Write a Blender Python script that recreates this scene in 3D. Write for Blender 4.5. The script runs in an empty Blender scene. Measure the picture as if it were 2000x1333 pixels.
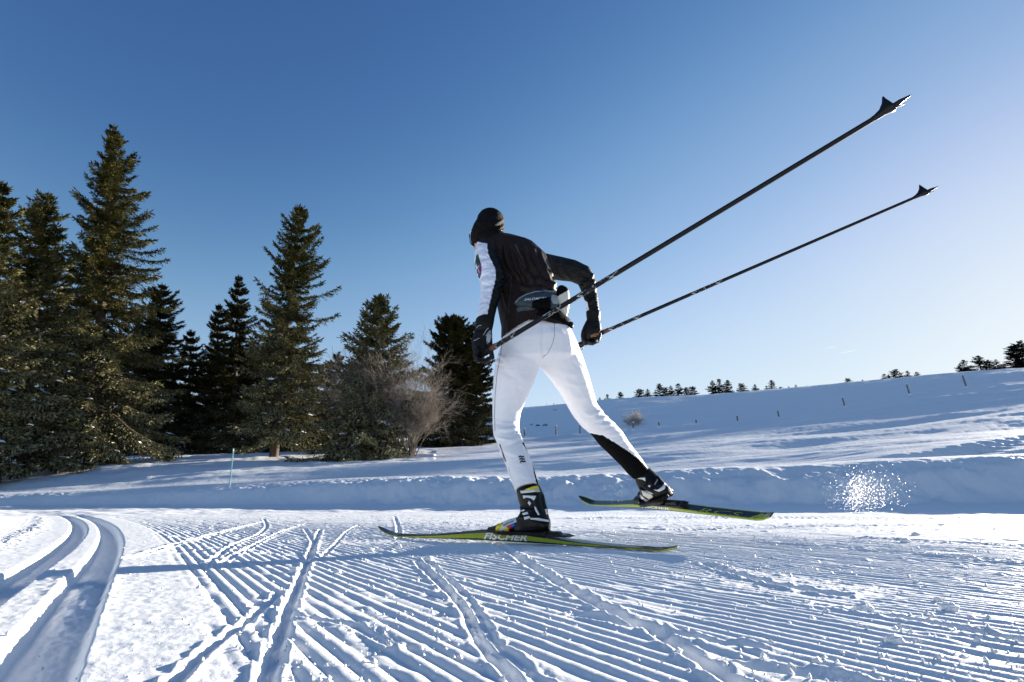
import bpy, bmesh, math, random
import numpy as np
from mathutils import Vector, Matrix
from mathutils.bvhtree import BVHTree
random.seed(7)
RNG = np.random.default_rng(11)
S = bpy.context.scene
COL = S.collection

# ------------------------------------------------------------------ camera
F_PX = 1050.0; PITCH = math.radians(16.35); CAM_H = 0.18
cd = bpy.data.cameras.new("camera"); cam = bpy.data.objects.new("camera", cd); COL.objects.link(cam)
cd.sensor_width = 36; cd.lens = 36 * F_PX / 2000; cd.clip_start = 0.03; cd.clip_end = 30000
cam.location = (0, 0, CAM_H); cam.rotation_euler = (math.radians(90) + PITCH, 0, 0)
S.camera = cam
# ------------------------------------------------------------------ sky and sun
SUN_AZ = math.radians(51.0)      # to the right of the view direction
SUN_EL = math.radians(11.5)
w = bpy.data.worlds.new("World"); S.world = w; w.use_nodes = True
nt = w.node_tree; bg = nt.nodes["Background"]
sky = nt.nodes.new("ShaderNodeTexSky"); sky.sky_type = 'NISHITA'; sky.sun_disc = False
sky.sun_elevation = SUN_EL; sky.sun_rotation = SUN_AZ
sky.altitude = 1200; sky.air_density = 1.0; sky.dust_density = 0.3; sky.ozone_density = 1.3
gain = nt.nodes.new("ShaderNodeVectorMath"); gain.operation = 'SCALE'; gain.inputs[3].default_value = .2216 / 2
crv = nt.nodes.new("ShaderNodeRGBCurve"); back = nt.nodes.new("ShaderNodeVectorMath"); back.operation = 'SCALE'; back.inputs[3].default_value = 2 / .2216
for ci, pts in enumerate(([(0, 0), (.133, .055), (.156, .071), (.287, .255), (.521, .53), (.807, .68), (1.4, .84), (2, .92)],
                          [(0, 0), (.227, .144), (.266, .181), (.451, .415), (.807, .70), (1.1, .81), (1.5, .90), (2, .96)],
                          [(0, 0), (.381, .350), (.44, .402), (.716, .68), (1.05, .89), (1.3, .94), (1.6, .97), (2, 1.0)])):
    c = crv.mapping.curves[ci]
    while len(c.points) < len(pts): c.points.new(.5, .5)
    for q, (a, b) in zip(c.points, pts): q.location = (a / 2, b / 2); q.handle_type = 'AUTO'
crv.mapping.update()
nt.links.new(sky.outputs[0], gain.inputs[0]); nt.links.new(gain.outputs[0], crv.inputs[1]); nt.links.new(crv.outputs[0], back.inputs[0]); nt.links.new(back.outputs[0], bg.inputs[0]); bg.inputs[1].default_value = 0.0656
sd = bpy.data.lights.new("sun", 'SUN'); sun = bpy.data.objects.new("sun", sd); COL.objects.link(sun)
sd.energy = 5.0; sd.angle = math.radians(0.53); sd.color = (1.0, 0.91, 0.78)
sdir = Vector((math.sin(SUN_AZ) * math.cos(SUN_EL), math.cos(SUN_AZ) * math.cos(SUN_EL), math.sin(SUN_EL)))
sun.rotation_euler = sdir.to_track_quat('Z', 'Y').to_euler(); sun.location = (8, 6, 12)
S.view_settings.view_transform = 'Standard'; S.view_settings.look = 'None'
S.view_settings.gamma = 1; S.view_settings.use_curve_mapping = False
S.view_settings.exposure = 1.75
S.cycles.use_denoising = True; S.cycles.denoising_prefilter = 'ACCURATE'
S.cycles.max_bounces = 6; S.cycles.diffuse_bounces = 3; S.cycles.glossy_bounces = 2
S.cycles.transparent_max_bounces = 6

# ------------------------------------------------------------------ helpers
CP, SP = math.cos(PITCH), math.sin(PITCH)
def ray(u, v):
    a, c = u - 1000.0, 666.5 - v
    return np.array([a, F_PX * CP - c * SP, F_PX * SP + c * CP])
def at(u, v, y):                       # point of the place seen at photo pixel (u, v), y metres ahead
    r = ray(u, v); t = y / r[1]
    return np.array([r[0] * t, y, CAM_H + r[2] * t])
def on_plane(u, v, z=0.0):
    r = ray(u, v); t = (z - CAM_H) / r[2]
    return np.array([r[0] * t, r[1] * t, z])
def elev(u, v):
    r = ray(u, v); return r[2] / math.hypot(r[0], r[1])
def azim(u, v):
    r = ray(u, v); return math.degrees(math.atan2(r[0], r[1]))

_perm = np.random.default_rng(5).permutation(4096).astype(np.int64)
_ang = np.random.default_rng(6).uniform(0, 2 * np.pi, 4096)
_gx, _gy = np.cos(_ang), np.sin(_ang)
def perlin(x, y, seed=0):
    xi = np.floor(x).astype(np.int64); yi = np.floor(y).astype(np.int64)
    xf = x - xi; yf = y - yi
    def g(ix, iy, fx, fy):
        h = _perm[(_perm[(ix + seed * 131) & 4095] + iy) & 4095]
        return _gx[h] * fx + _gy[h] * fy
    u = xf * xf * xf * (xf * (xf * 6 - 15) + 10); v = yf * yf * yf * (yf * (yf * 6 - 15) + 10)
    a = g(xi, yi, xf, yf); b = g(xi + 1, yi, xf - 1, yf)
    c = g(xi, yi + 1, xf, yf - 1); d = g(xi + 1, yi + 1, xf - 1, yf - 1)
    return (a + (b - a) * u) * (1 - v) + (c + (d - c) * u) * v
def fbm(x, y, o=4, seed=0, gain=0.5):
    s = 0.0; a = 1.0
    for i in range(o):
        s = s + a * perlin(x * 2 ** i + 17.3 * i, y * 2 ** i - 9.1 * i, seed + i); a *= gain
    return s
def sstep(a, b, x):
    t = np.clip((x - a) / (b - a), 0, 1); return t * t * (3 - 2 * t)

def tag(o, label=None, cat=None, group=None, kind=None):
    if label: o["label"] = label
    if cat: o["category"] = cat
    if group: o["group"] = group
    if kind: o["kind"] = kind
    return o
def link(o, parent=None):
    COL.objects.link(o)
    if parent is not None: o.parent = parent
    return o
def mesh_obj(name, verts, faces, mats, parent=None, smooth=True, fmat=None):
    me = bpy.data.meshes.new(name)
    verts = np.asarray(verts, dtype=np.float32)
    if isinstance(faces, np.ndarray):
        n, k = faces.shape
        me.vertices.add(len(verts)); me.vertices.foreach_set("co", verts.ravel())
        me.loops.add(n * k); me.loops.foreach_set("vertex_index", faces.astype(np.int32).ravel())
        me.polygons.add(n)
        me.polygons.foreach_set("loop_start", np.arange(0, n * k, k, dtype=np.int32))
        me.update(calc_edges=True)
    else:
        me.from_pydata([tuple(map(float, v)) for v in verts], [], faces); me.update()
    for m in (mats if isinstance(mats, (list, tuple)) else [mats]): me.materials.append(m)
    if fmat is not None: me.polygons.foreach_set("material_index", np.asarray(fmat, dtype=np.int32))
    if smooth: me.polygons.foreach_set("use_smooth", np.ones(len(me.polygons), dtype=bool))
    me.update()
    return link(bpy.data.objects.new(name, me), parent)
def empty(name, loc=(0, 0, 0)):
    o = bpy.data.objects.new(name, None); o.location = tuple(map(float, loc)); o.empty_display_size = 0.1
    return link(o)
def local(o, parent):                  # keep world-space mesh where it is under a moved parent
    o.parent = parent; o.matrix_parent_inverse = Matrix.Translation(parent.location).inverted(); return o

# ------------------------------------------------------------------ materials
def new_mat(name, col=(0.5, 0.5, 0.5), rough=0.6, metal=0.0, spec=0.5):
    m = bpy.data.materials.new(name); m.use_nodes = True
    b = m.node_tree.nodes["Principled BSDF"]
    b.inputs["Base Color"].default_value = (*col, 1); b.inputs["Roughness"].default_value = rough
    b.inputs["Metallic"].default_value = metal; b.inputs["Specular IOR Level"].default_value = spec
    return m, m.node_tree, b
def add_noise(t, scale, detail=3, rough=0.55, coord="Object", vec_scale=None):
    tc = t.nodes.new("ShaderNodeTexCoord"); n = t.nodes.new("ShaderNodeTexNoise")
    n.inputs["Scale"].default_value = scale; n.inputs["Detail"].default_value = detail
    n.inputs["Roughness"].default_value = rough
    if vec_scale:
        mp = t.nodes.new("ShaderNodeMapping"); mp.inputs["Scale"].default_value = vec_scale
        t.links.new(tc.outputs[coord], mp.inputs[0]); t.links.new(mp.outputs[0], n.inputs["Vector"])
    else: t.links.new(tc.outputs[coord], n.inputs["Vector"])
    return n
def add_bump(t, b, src, strength, dist, prev=None):
    bp = t.nodes.new("ShaderNodeBump"); bp.inputs["Strength"].default_value = strength
    bp.inputs["Distance"].default_value = dist
    t.links.new(src, bp.inputs["Height"])
    if prev is not None: t.links.new(prev, bp.inputs["Normal"])
    t.links.new(bp.outputs[0], b.inputs["Normal"]); return bp.outputs[0]
def ramp(t, src, stops):
    r = t.nodes.new("ShaderNodeValToRGB"); e = r.color_ramp.elements
    while len(e) < len(stops): e.new(0.5)
    for i, (p, c) in enumerate(stops): e[i].position = p; e[i].color = (*c, 1)
    t.links.new(src, r.inputs[0]); return r.outputs[0]

def snow_mat(name, s1, d1, s2, d2, col=(0.80, 0.82, 0.84)):
    m, t, b = new_mat(name, col, 0.55, spec=0.25)
    n1 = add_noise(t, s1, 5, 0.65); n2 = add_noise(t, s2, 3, 0.6)
    p = add_bump(t, b, n1.outputs[0], 1.0, d1); add_bump(t, b, n2.outputs[0], 1.0, d2, p)
    nc = add_noise(t, 3.0, 4)
    t.links.new(ramp(t, nc.outputs[0], [(0.3, (col[0] * .965, col[1] * .97, col[2] * .98)), (0.7, col)]), b.inputs["Base Color"])
    return m
M_TRAIL = snow_mat("snow_groomed", 170, 0.0010, 620, 0.0005)
M_BANK = snow_mat("snow_bank", 14, 0.010, 90, 0.003)
M_FIELD = snow_mat("snow_field", 5, 0.03, 40, 0.006)
# ------------------------------------------------------------------ ground
H0 = np.array([math.sin(math.radians(-33.5)), math.cos(math.radians(-33.5))])   # grooming direction
N0 = np.array([H0[1], -H0[0]])                                                   # to its right
def trail_coords(x, y):
    t = x * H0[0] + y * H0[1]; s = x * N0[0] + y * N0[1]
    tt = np.clip(t - 2.2, 0, 60)
    return s + 0.031 * tt * tt / 2 / (1 + 0.012 * tt), t

# control rings by azimuth: columns = azimuth knots
US = [-700, -300, 0, 100, 250, 400, 600, 700, 800, 950, 1060, 1200, 1300, 1400, 1500, 1600, 1700, 1750, 1850, 2000, 2400, 3200]
VT = [985, 975, 968, 965, 961, 953, 944, 939, 938, 941, 941, 938, 932, 927, 926, 921, 914, 908, 908, 902, 895, 880]
RT = [18.5, 18, 17, 16, 14.5, 13, 12, 11.5, 11, 10.3, 10, 9.9, 10, 10.2, 10.4, 10.7, 11, 11.3, 11.8, 12.6, 14.5, 17]
V25 = [960, 945, 936, 926, 915, 906, 902, 898, 890, 880, 876, 869, 861, 856, 852, 846, 841, 838, 833, 826, 806, 804]
V48 = [900, 900, 895, 890, 885, 880, 872, 868, 862, 860, 856, 841, 834, 829, 820, 806, 790, 784, 767, 752, 722, 726]
V125 = [880, 880, 870, 865, 860, 850, 840, 835, 825, 806, 799, 786, 780, 776, 769, 761, 754, 751, 744, 732, 711, 716]
AZK = np.array([azim(u, 930) for u in US])
EL = lambda V: np.array([elev(u, v) for u, v in zip(US, V)])
RTk = np.array(RT, float)
ZT = CAM_H + RTk * EL(VT)
RINGS = []
RB = RTk - 0.9
RINGS.append((np.zeros_like(RTk), np.zeros_like(RTk)))
RINGS.append((RTk * 0.70, np.zeros_like(RTk)))
RINGS.append((RB - 0.15, 0.14 * ZT))
RINGS.append((RTk + 3.0, None))
RINGS.append((RTk * 0 + 25, CAM_H + 25 * EL(V25)))
RINGS.append((RTk * 0 + 48, CAM_H + 48 * EL(V48)))
RINGS.append((RTk * 0 + 125, CAM_H + 125 * EL(V125)))
RINGS.append((RTk * 0 + 190, CAM_H + 125 * EL(V125) - 2))
RINGS.append((RTk * 0 + 1600, CAM_H + 125 * EL(V125) - 60))
zt3 = ZT - 0.06 + (RINGS[4][1] - ZT) * (3.0 / (25 - RTk)) * 0.8
RINGS[3] = (RINGS[3][0], zt3)
def soft(vals, sig=1.6):
    g = np.arange(-90, 90.01, .25); v = np.interp(g, AZK, vals); k = np.exp(-(np.arange(-28, 29) * .25 / sig) ** 2 / 2); k /= k.sum()
    return np.convolve(np.pad(v, 28, mode='edge'), k, mode='valid')
AZG = np.arange(-90, 90.01, .25)
RINGS = [(soft(q[0]), soft(q[1])) for q in RINGS]; RTk = soft(RTk, 1.0); ZT = soft(ZT, .8); AZK = AZG
def macro(r, a):
    """height of the smooth terrain at distance r, azimuth a (degrees)"""
    R = [np.interp(a, AZK, q[0]) for q in RINGS]; Z = [np.interp(a, AZK, q[1]) for q in RINGS]
    n = len(R); sl = []
    for i in range(n):
        if i == 0 or i == 1: sl.append(np.zeros_like(r)); continue
        if i == n - 1: sl.append((Z[i] - Z[i - 1]) / (R[i] - R[i - 1])); continue
        h0 = R[i] - R[i - 1]; h1 = R[i + 1] - R[i]
        d0 = (Z[i] - Z[i - 1]) / h0; d1 = (Z[i + 1] - Z[i]) / h1
        sl.append((d0 * h1 + d1 * h0) / (h0 + h1))
    out = np.zeros_like(r)
    for i in range(n - 1):
        m = (r >= R[i]) & (r < R[i + 1]) if i < n - 2 else (r >= R[i])
        if not m.any(): continue
        h = (R[i + 1] - R[i])[m]; t = (r[m] - R[i][m]) / h
        t = np.clip(t, 0, 1)
        out[m] = ((2 * t**3 - 3 * t**2 + 1) * Z[i][m] + (t**3 - 2 * t**2 + t) * h * sl[i][m]
                  + (-2 * t**3 + 3 * t**2) * Z[i + 1][m] + (t**3 - t**2) * h * sl[i + 1][m])
    return out

GROOVES = [  # photo pixels, half width m, depth m, berm height
    ([(512, 1345), (545, 1245), (575, 1160), (598, 1100), (612, 1065), (625, 1035)], .0125, .014, .005),
    ([(325, 1345), (413, 1261), (490, 1205), (546, 1156)], .010, .008, .004),
    ([(817, 1098), (862, 1140), (904, 1182), (936, 1245), (975, 1290), (1025, 1340)], .013, .012, .006),
    ([(830, 1092), (880, 1135), (925, 1182), (958, 1240), (1010, 1290), (1075, 1345)], .010, .006, .004),
    ([(967, 1060), (1055, 1115), (1146, 1168), (1215, 1205), (1265, 1224)], .018, .012, .006),
    ([(1270, 1228), (1330, 1262), (1400, 1308), (1460, 1345)], .015, .013, .006),
    ([(228, 1093), (290, 1080), (350, 1061), (420, 1042), (469, 1030), (520, 1018)], .014, .008, .007),
    ([(410, 1096), (455, 1065), (490, 1050), (511, 1040), (521, 1027), (515, 1014)], .012, .009, .006),
    ([(417, 1105), (490, 1068), (546, 1040), (600, 1022)], .011, .008, .006),
    ([(595, 1033), (608, 1050), (612, 1065), (607, 1090)], .012, .009, .004),
    ([(700, 1025), (679, 1037), (655, 1062), (630, 1086)], .010, .007, .004),
    ([(770, 1008), (778, 1030), (776, 1052)], .015, .009, .004),
    ([(1300, 1032), (1500, 1027), (1700, 1025), (2050, 1022)], .10, .014, .008),
    ([(1150, 1012), (1500, 1011), (2050, 1010)], .12, .012, .008),
    ([(1380, 1102), (1500, 1135), (1640, 1160)], .02, .010, .006),
    ([(1500, 1060), (1700, 1075), (2000, 1100)], .025, .012, .008),
    ([(1690, 1050), (1850, 1058), (2050, 1070)], .03, .012, .008),
    ([(1120, 1200), (1300, 1235), (1480, 1262)], .013, .009, .005),
    ([(1600, 1180), (1800, 1213), (2040, 1262)], .014, .010, .006),
    ([(1430, 1290), (1600, 1312), (1760, 1345)], .016, .011, .006),
    ([(560, 1200), (680, 1215), (770, 1260)], .010, .008, .005),
]
FOOT = []
def groove_field(x, y, h, lump):
    for pts, hw, dep, berm in GROOVES:
        if hw < .05: hw *= .82; dep *= .85; berm *= .85
        P = np.array([on_plane(u, v)[:2] for u, v in pts])
        Q = [P[0]]
        for i in range(len(P) - 1):                      # Catmull-Rom densify
            p0 = P[max(i - 1, 0)]; p1 = P[i]; p2 = P[i + 1]; p3 = P[min(i + 2, len(P) - 1)]
            for k in range(1, 5):
                t = k / 4
                Q.append(0.5 * (2 * p1 + (p2 - p0) * t + (2 * p0 - 5 * p1 + 4 * p2 - p3) * t * t + (3 * p1 - p0 - 3 * p2 + p3) * t**3))
        Q = np.array(Q); mg = hw * 4
        idx = np.where((x > Q[:, 0].min() - mg) & (x < Q[:, 0].max() + mg) & (y > Q[:, 1].min() - mg) & (y < Q[:, 1].max() + mg))[0]
        if not len(idx): continue
        px, py = x[idx], y[idx]; best = np.full(len(idx), 1e9); sg = np.zeros(len(idx))
        for i in range(len(Q) - 1):
            a, b = Q[i], Q[i + 1]; d = b - a; L2 = d @ d
            t = np.clip(((px - a[0]) * d[0] + (py - a[1]) * d[1]) / L2, 0, 1)
            ex = px - a[0] - t * d[0]; ey = py - a[1] - t * d[1]; q = ex * ex + ey * ey
            m = q < best; best[m] = q[m]; sg[m] = np.sign(d[0] * ey - d[1] * ex)[m]
        dd = np.sqrt(best); wob = 1 + 0.35 * lump[idx]
        k = np.clip(dd / (hw * wob), 0, 4)
        inside = 1 - sstep(0.35, 1.15, k)
        h[idx] = h[idx] * (1 - inside * 0.85) + inside * (-dep + 0.003 * lump[idx])
        ring = np.exp(-((k - 1.6) / 0.45) ** 2)
        h[idx] += ring * berm * np.clip(0.7 + 0.8 * lump[idx], 0, 1.6)
    return h

def trail_detail(x, y):
    s, t = trail_coords(x, y)
    r = np.hypot(x, y)
    n1 = fbm(x * 9, y * 9, 3, 3); n2 = fbm(x * 34, y * 34, 3, 9, 0.6); n3 = fbm(x * 1.6, y * 1.6, 2, 21)
    # ridges left by the groomer's comb
    sw = s + 0.0035 * fbm(t * 1.3, s * 5, 2, 31) + 0.0012 * n1
    sp = 0.0285
    ph = sw / sp
    row = np.floor(ph)
    fr = ph - row
    prof = np.abs(np.sin(np.pi * fr)) ** 0.8
    rowr = _gx[(row.astype(np.int64) * 7 + 100) & 4095]
    brk = sstep(-0.30, 0.12, fbm(t * 2.4 + rowr * 40, row * 0.83, 2, 41) + 0.5 * n1 + 0.22)   # broken pieces
    tramp = sstep(0.15, 0.6, fbm(x * 0.9 + 3, y * 1.3, 3, 51) - 0.06)   # worn areas
    amp = 0.0054 * (1 - 0.6 * tramp) * (0.35 + 0.65 * brk) * (1 + 0.12 * rowr)
    edge = 0.125 + 0.03 * fbm(t * 5, s * 2, 2, 61)
    right = sstep(edge - 0.02, edge + 0.03, s); left = sstep(0.47, 0.52, -s)
    R = amp * prof * np.maximum(right, left * 0.6)
    h = R - 0.006 * np.maximum(right, left * 0)
    # crumbs and lumps
    lump = n1 * 0.8 + n2 * 0.7
    cr = np.clip(n2 + 0.15 * n1 - 0.08, 0, 1)
    rough = (0.25 + 0.9 * tramp) * np.maximum(right, left * .5) + 0.12
    h += cr * 0.0036 * rough
    big = np.clip(fbm(x * 15 + 5, y * 15, 2, 71) - 0.28, 0, 1) * sstep(-0.1, .35, fbm(x * 1.1, y * 1.6 + 7, 2, 81) + 0.1 * (x > 0))
    h += big * 0.014 * right
    # elongated worn bands along the skating direction, right-hand side
    wb = fbm(x * 0.55, y * 3.0, 3, 91)
    h += 0.007 * wb * sstep(0.5, 1.5, s) * sstep(0.6, 2, y)
    # smooth packed band beside the tracks
    h += 0.0014 * n2 * (1 - right) * (s > -0.5) + 0.004 * n3 * 0.5
    h = groove_field(x, y, h, np.clip(lump, -1, 1))
    # the classic track: two grooves
    for c, hw, dp in ((-0.074, 0.050, 0.036), (-0.219, 0.042, 0.034)):
        k = (s - c) / hw
        k = np.where(k < 0, -k, k)
        g = 1 - sstep(0.66, 1.0, k + 0.05 * n2)
        fl = 0.002 * fbm(t * 6, s * 60, 2, 101) + 0.0012 * n2
        h = h * (1 - g) + g * (-dp + fl)
    # loose snow fallen into the right groove where a ski crossed it
    q = on_plane(175, 1150); pile = np.exp(-(((x - q[0]) * .55 + (y - q[1]) * .83) / 0.12) ** 2 - ((s + 0.07) / 0.035) ** 2)
    h += pile * (0.012 + 0.014 * np.clip(lump + 0.3, 0, 1))
    q = on_plane(115, 1125); pile = np.exp(-(((x - q[0]) * .4 + (y - q[1]) * .9) / 0.05) ** 2 - ((s + 0.15) / 0.05) ** 2)
    h += pile * (0.010 * np.clip(lump + 0.3, 0, 1))
    # line of crumbs and raised lane on the far left of the track
    h += np.exp(-((s + 0.44) / 0.045) ** 2) * 0.016 * np.clip(n2 + 0.25 + 0.4 * n1, 0, 1)
    h += 0.05 * sstep(0.45, 1.1, -s) * (1 - sstep(7, 12, t))
    return h

def ground_z(x, y):
    x = np.asarray(x, float); y = np.asarray(y, float)
    r = np.hypot(x, y); a = np.degrees(np.arctan2(x, y))
    z = macro(r, np.clip(a, -60, 66))
    near = 1 - sstep(6.5, 9.0, r)
    rt = np.interp(a, AZK, RTk); zt = np.interp(a, AZK, ZT)
    # front face of the bank thrown up by the groomer, with a rough broken lip
    q = r - rt
    lipn = fbm(a * 0.16 + 3, r * 0 + 1.5, 3, 111, 0.5); fine = fbm(x * 1.3, y * 1.3, 4, 121, .45); fine2 = fbm(x * 9, y * 9, 3, 124, .6)
    f = sstep(-0.95, -0.02, q + 0.10 * lipn + 0.10 * fine)
    back = np.exp(-np.clip(q, 0, 99) / 0.9)
    mb = macro(rt - 1.05, np.clip(a, -60, 66))
    mt = macro(rt + 3.0, np.clip(a, -60, 66))
    rgt = sstep(-22, -4, a)
    tgt = zt * (0.985 + 0.0 * a) + 0.09 * lipn * (0.25 + 0.75 * rgt) - 0.03
    # between bank base and 3 m behind the lip, replace macro by the bank profile
    w0 = sstep(-1.05, -0.9, q) * (1 - sstep(2.2, 3.0, q))
    bankz = mb + (tgt - mb) * f
    bankz = np.where(q > 0, tgt * back + (1 - back) * (mt - 0.02), bankz)
    z = z * (1 - w0) + bankz * w0
    lipw = np.exp(-((q - 0.02) / 0.22) ** 2)
    clod = np.clip(fbm(x * 1.7, y * 1.7, 5, 131, .55) - 0.12, 0, 1)
    z += lipw * (0.11 * clod * (0.35 + rgt) + 0.010 * fine2)
    z += (sstep(-1.2, -.6, q) * (1 - sstep(0.2, 1.2, q))) * (0.085 * fine * rgt + 0.012 * fine2 + 0.05 * fbm(x * 3.1, y * 3.1, 3, 199, .5) * rgt)
    z += 5.0 * sstep(49, 58, a) * (1 - sstep(100, 130, a)) * sstep(28, 62, r) * (1 - sstep(90, 150, r))  # unseen rise right of the view, added to throw shade over the slope
    # field: wind-shaped undulations lying along the slope
    fw = sstep(0.6, 6, q)
    ca, sa = math.cos(math.radians(-8)), math.sin(math.radians(-8))
    xr = x * ca - y * sa; yr = x * sa + y * ca
    sc = np.clip(r / 30, 0.35, 4)
    z += fw * (0.34 * fbm(xr / 22, yr / 8, 3, 141) * (1 - .75 * sstep(60, 105, r)) + (0.085 + .10 * sstep(30, 42, r)) * fbm(xr / 7.0, yr / 1.7, 3, 151) * np.clip(40 / np.maximum(r, 1), .6, 1) * (1 - .6 * sstep(80, 110, r))
               + 0.012 * fbm(xr / .9, yr / .22, 2, 161) * (r < 40))
    z += fw * (r > 60) * 0.3 * fbm(x / 40, y / 30, 3, 171) * (1 - sstep(105, 120, r))
    # snow heaped round the trees at the left
    z += fw * (a < -8) * 0.10 * np.clip(fbm(x / 1.4, y / 1.4, 3, 181), -.2, 1) * sstep(16, 22, r)
    # a line of old footprints climbing the slope at the right
    for fx, fy in FOOT:
        k = (np.abs(x - fx) < .6) & (np.abs(y - fy) < .6)
        if k.any(): z[k] -= 0.16 * np.exp(-(((x[k] - fx) / .16) ** 2 + ((y[k] - fy) / .30) ** 2))
    # groomed far lane, faint lines
    s, t = trail_coords(x, y)
    far = (1 - near) * (1 - sstep(-1.3, -0.9, q))
    z += far * (0.012 * fbm(s * 2.2, t * .15, 2, 191) + 0.030 * fbm(x * 1.1, y * 1.6, 4, 195, .6))
    m = near > 0
    if m.any():
        xm, ym = x[m], y[m]; z[m] += near[m] * trail_detail(xm, ym)
    return z

def ray_ground(u, v):
    d = ray(u, v); d = d / math.hypot(d[0], d[1]); rr = np.arange(11.5, 90, .1); aa = azim(u, v)
    zz = macro(rr, rr * 0 + aa); k = np.where(CAM_H + d[2] * rr < zz + .05)[0]
    r = rr[k[0]] if len(k) else 30.0; return d[0] * r, d[1] * r
FOOT += [ray_ground(u, v + 1.5 * math.sin(i * 2.2)) for i, (u, v) in enumerate(zip(np.linspace(1745, 2040, 34), np.interp(np.linspace(1745, 2040, 34), [1745, 1850, 1950, 2040], [907, 888, 866, 848])))]
def build_ground():
    fov = np.linspace(-61, 61, 1121)
    side = np.linspace(61, 299, 50)[1:-1]
    az = np.concatenate([fov, side]); na = len(az)
    rs = [0.12, 0.2, 0.27]; r = 0.33
    while r < 1500:
        rs.append(r)
        if r < 2.6: d = 0.0065
        elif r < 9: d = 0.0065 + (r - 2.6) * 0.0075
        elif r < 14.5: d = 0.055
        elif r < 160: d = 0.055 + (r - 14.5) * 0.03
        else: d = r * 0.12
        r += d
    rs = np.array(rs); nr = len(rs)
    A, R = np.meshgrid(np.radians(az), rs)
    X = R * np.sin(A); Y = R * np.cos(A)
    Z = ground_z(X.ravel(), Y.ravel()).reshape(X.shape)
    V = np.stack([X, Y, Z], -1).reshape(-1, 3)
    i, j = np.meshgrid(np.arange(nr - 1), np.arange(na), indexing='ij')
    j2 = (j + 1) % na
    Fq = np.stack([i * na + j, i * na + j2, (i + 1) * na + j2, (i + 1) * na + j], -1)
    Fq = Fq[..., ::-1].reshape(-1, 4)
    adeg = np.degrees(np.arctan2(X, Y)); q = R - np.interp(adeg, AZK, RTk)
    qf = q[:-1, :].ravel()
    V0 = V
    for name, m, mat in (("groomed_trail", qf < -1.05, M_TRAIL), ("snow_bank", (qf >= -1.05) & (qf < 0.6), M_BANK), ("snow_field", qf >= 0.6, M_FIELD)):
        ff = Fq[m]; used, inv = np.unique(ff, return_inverse=True)
        if name == "groomed_trail":      # close the small hole under the camera
            pass
        o = mesh_obj(name, V0[used], inv.reshape(ff.shape), mat); tag(o, kind="structure")
        if name == "groomed_trail":
            bm = bmesh.new(); bm.from_mesh(o.data)
            e = [e for e in bm.edges if e.is_boundary and (e.verts[0].co.length < 0.2)]
            if e: bmesh.ops.contextual_create(bm, geom=e)
            bm.to_mesh(o.data); bm.free()
    print("ground quads", len(Fq), nr, na)
build_ground()
# ------------------------------------------------------------------ foliage and bark
def bark_mat(name, c1, c2):
    m, t, b = new_mat(name, c1, 0.9, spec=0.2)
    n = add_noise(t, 14, 4, .6, vec_scale=(1, 1, .25)); t.links.new(ramp(t, n.outputs[0], [(.3, c1), (.7, c2)]), b.inputs["Base Color"])
    add_bump(t, b, n.outputs[0], .8, .03); return m
M_BARK = bark_mat("spruce_bark", (.055, .038, .026), (.13, .10, .075))
def needle_mat(name, dark, light, frost, frost_h0, frost_h1):
    """needles: dark tone lowered for shaded twigs, light tone for sunlit ones, hoar frost on the lower boughs (frost_h in metres above the foot)"""
    m, t, b = new_mat(name, dark, 0.85, spec=0.04)
    n = add_noise(t, 1.6, 4, .7); n2 = add_noise(t, 9.0, 2, .6)
    mx = t.nodes.new("ShaderNodeMath"); mx.operation = 'MULTIPLY_ADD'; mx.inputs[1].default_value = .5
    t.links.new(n2.outputs[0], mx.inputs[0]); t.links.new(n.outputs[0], mx.inputs[2])
    base = ramp(t, mx.outputs[0], [(.62, dark), (.92, light)])  # shade and sun on the twigs put into the dark and light stops
    tc = t.nodes.new("ShaderNodeTexCoord"); sx = t.nodes.new("ShaderNodeSeparateXYZ"); t.links.new(tc.outputs["Object"], sx.inputs[0])
    mr = t.nodes.new("ShaderNodeMapRange"); mr.inputs[1].default_value = frost_h1; mr.inputs[2].default_value = frost_h0
    t.links.new(sx.outputs[2], mr.inputs[0])
    ml = t.nodes.new("ShaderNodeMath"); ml.operation = 'MULTIPLY'; t.links.new(mr.outputs[0], ml.inputs[0]); t.links.new(ramp(t, n2.outputs[0], [(.46, (.0, .0, .0)), (.60, (1, 1, 1))]), ml.inputs[1])
    mix = t.nodes.new("ShaderNodeMix"); mix.data_type = 'RGBA'
    t.links.new(ml.outputs[0], mix.inputs[0]); t.links.new(base, mix.inputs[6]); mix.inputs[7].default_value = (*frost, 1)
    t.links.new(mix.outputs[2], b.inputs["Base Color"]); return m
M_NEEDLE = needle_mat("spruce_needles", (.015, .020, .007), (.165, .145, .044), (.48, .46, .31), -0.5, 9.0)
M_NEEDLE_DARK = needle_mat("dark_spruce_needles", (.009, .013, .006), (.085, .072, .024), (.26, .24, .16), 0.0, 4.5)  # own dark green of some conifers, plus back-row shade put into the colour
M_NEEDLE_FAR = needle_mat("distant_needles", (.008, .016, .014), (.016, .024, .018), (.03, .04, .04), -9, -8)
M_TSNOW, _t, _b = new_mat("snow_on_boughs", (.82, .85, .9), .6, spec=.2)
M_TWIG, _t, _b = new_mat("bare_twigs", (.2, .17, .14), .85, spec=.2)
_n = add_noise(_t, 3, 3); _t.links.new(ramp(_t, _n.outputs[0], [(.35, (.10, .082, .065)), (.65, (.30, .26, .22))]), _b.inputs["Base Color"])
M_TWIGF, _t, _b = new_mat("frosted_twigs", (.45, .43, .40), .8, spec=.2)

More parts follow.
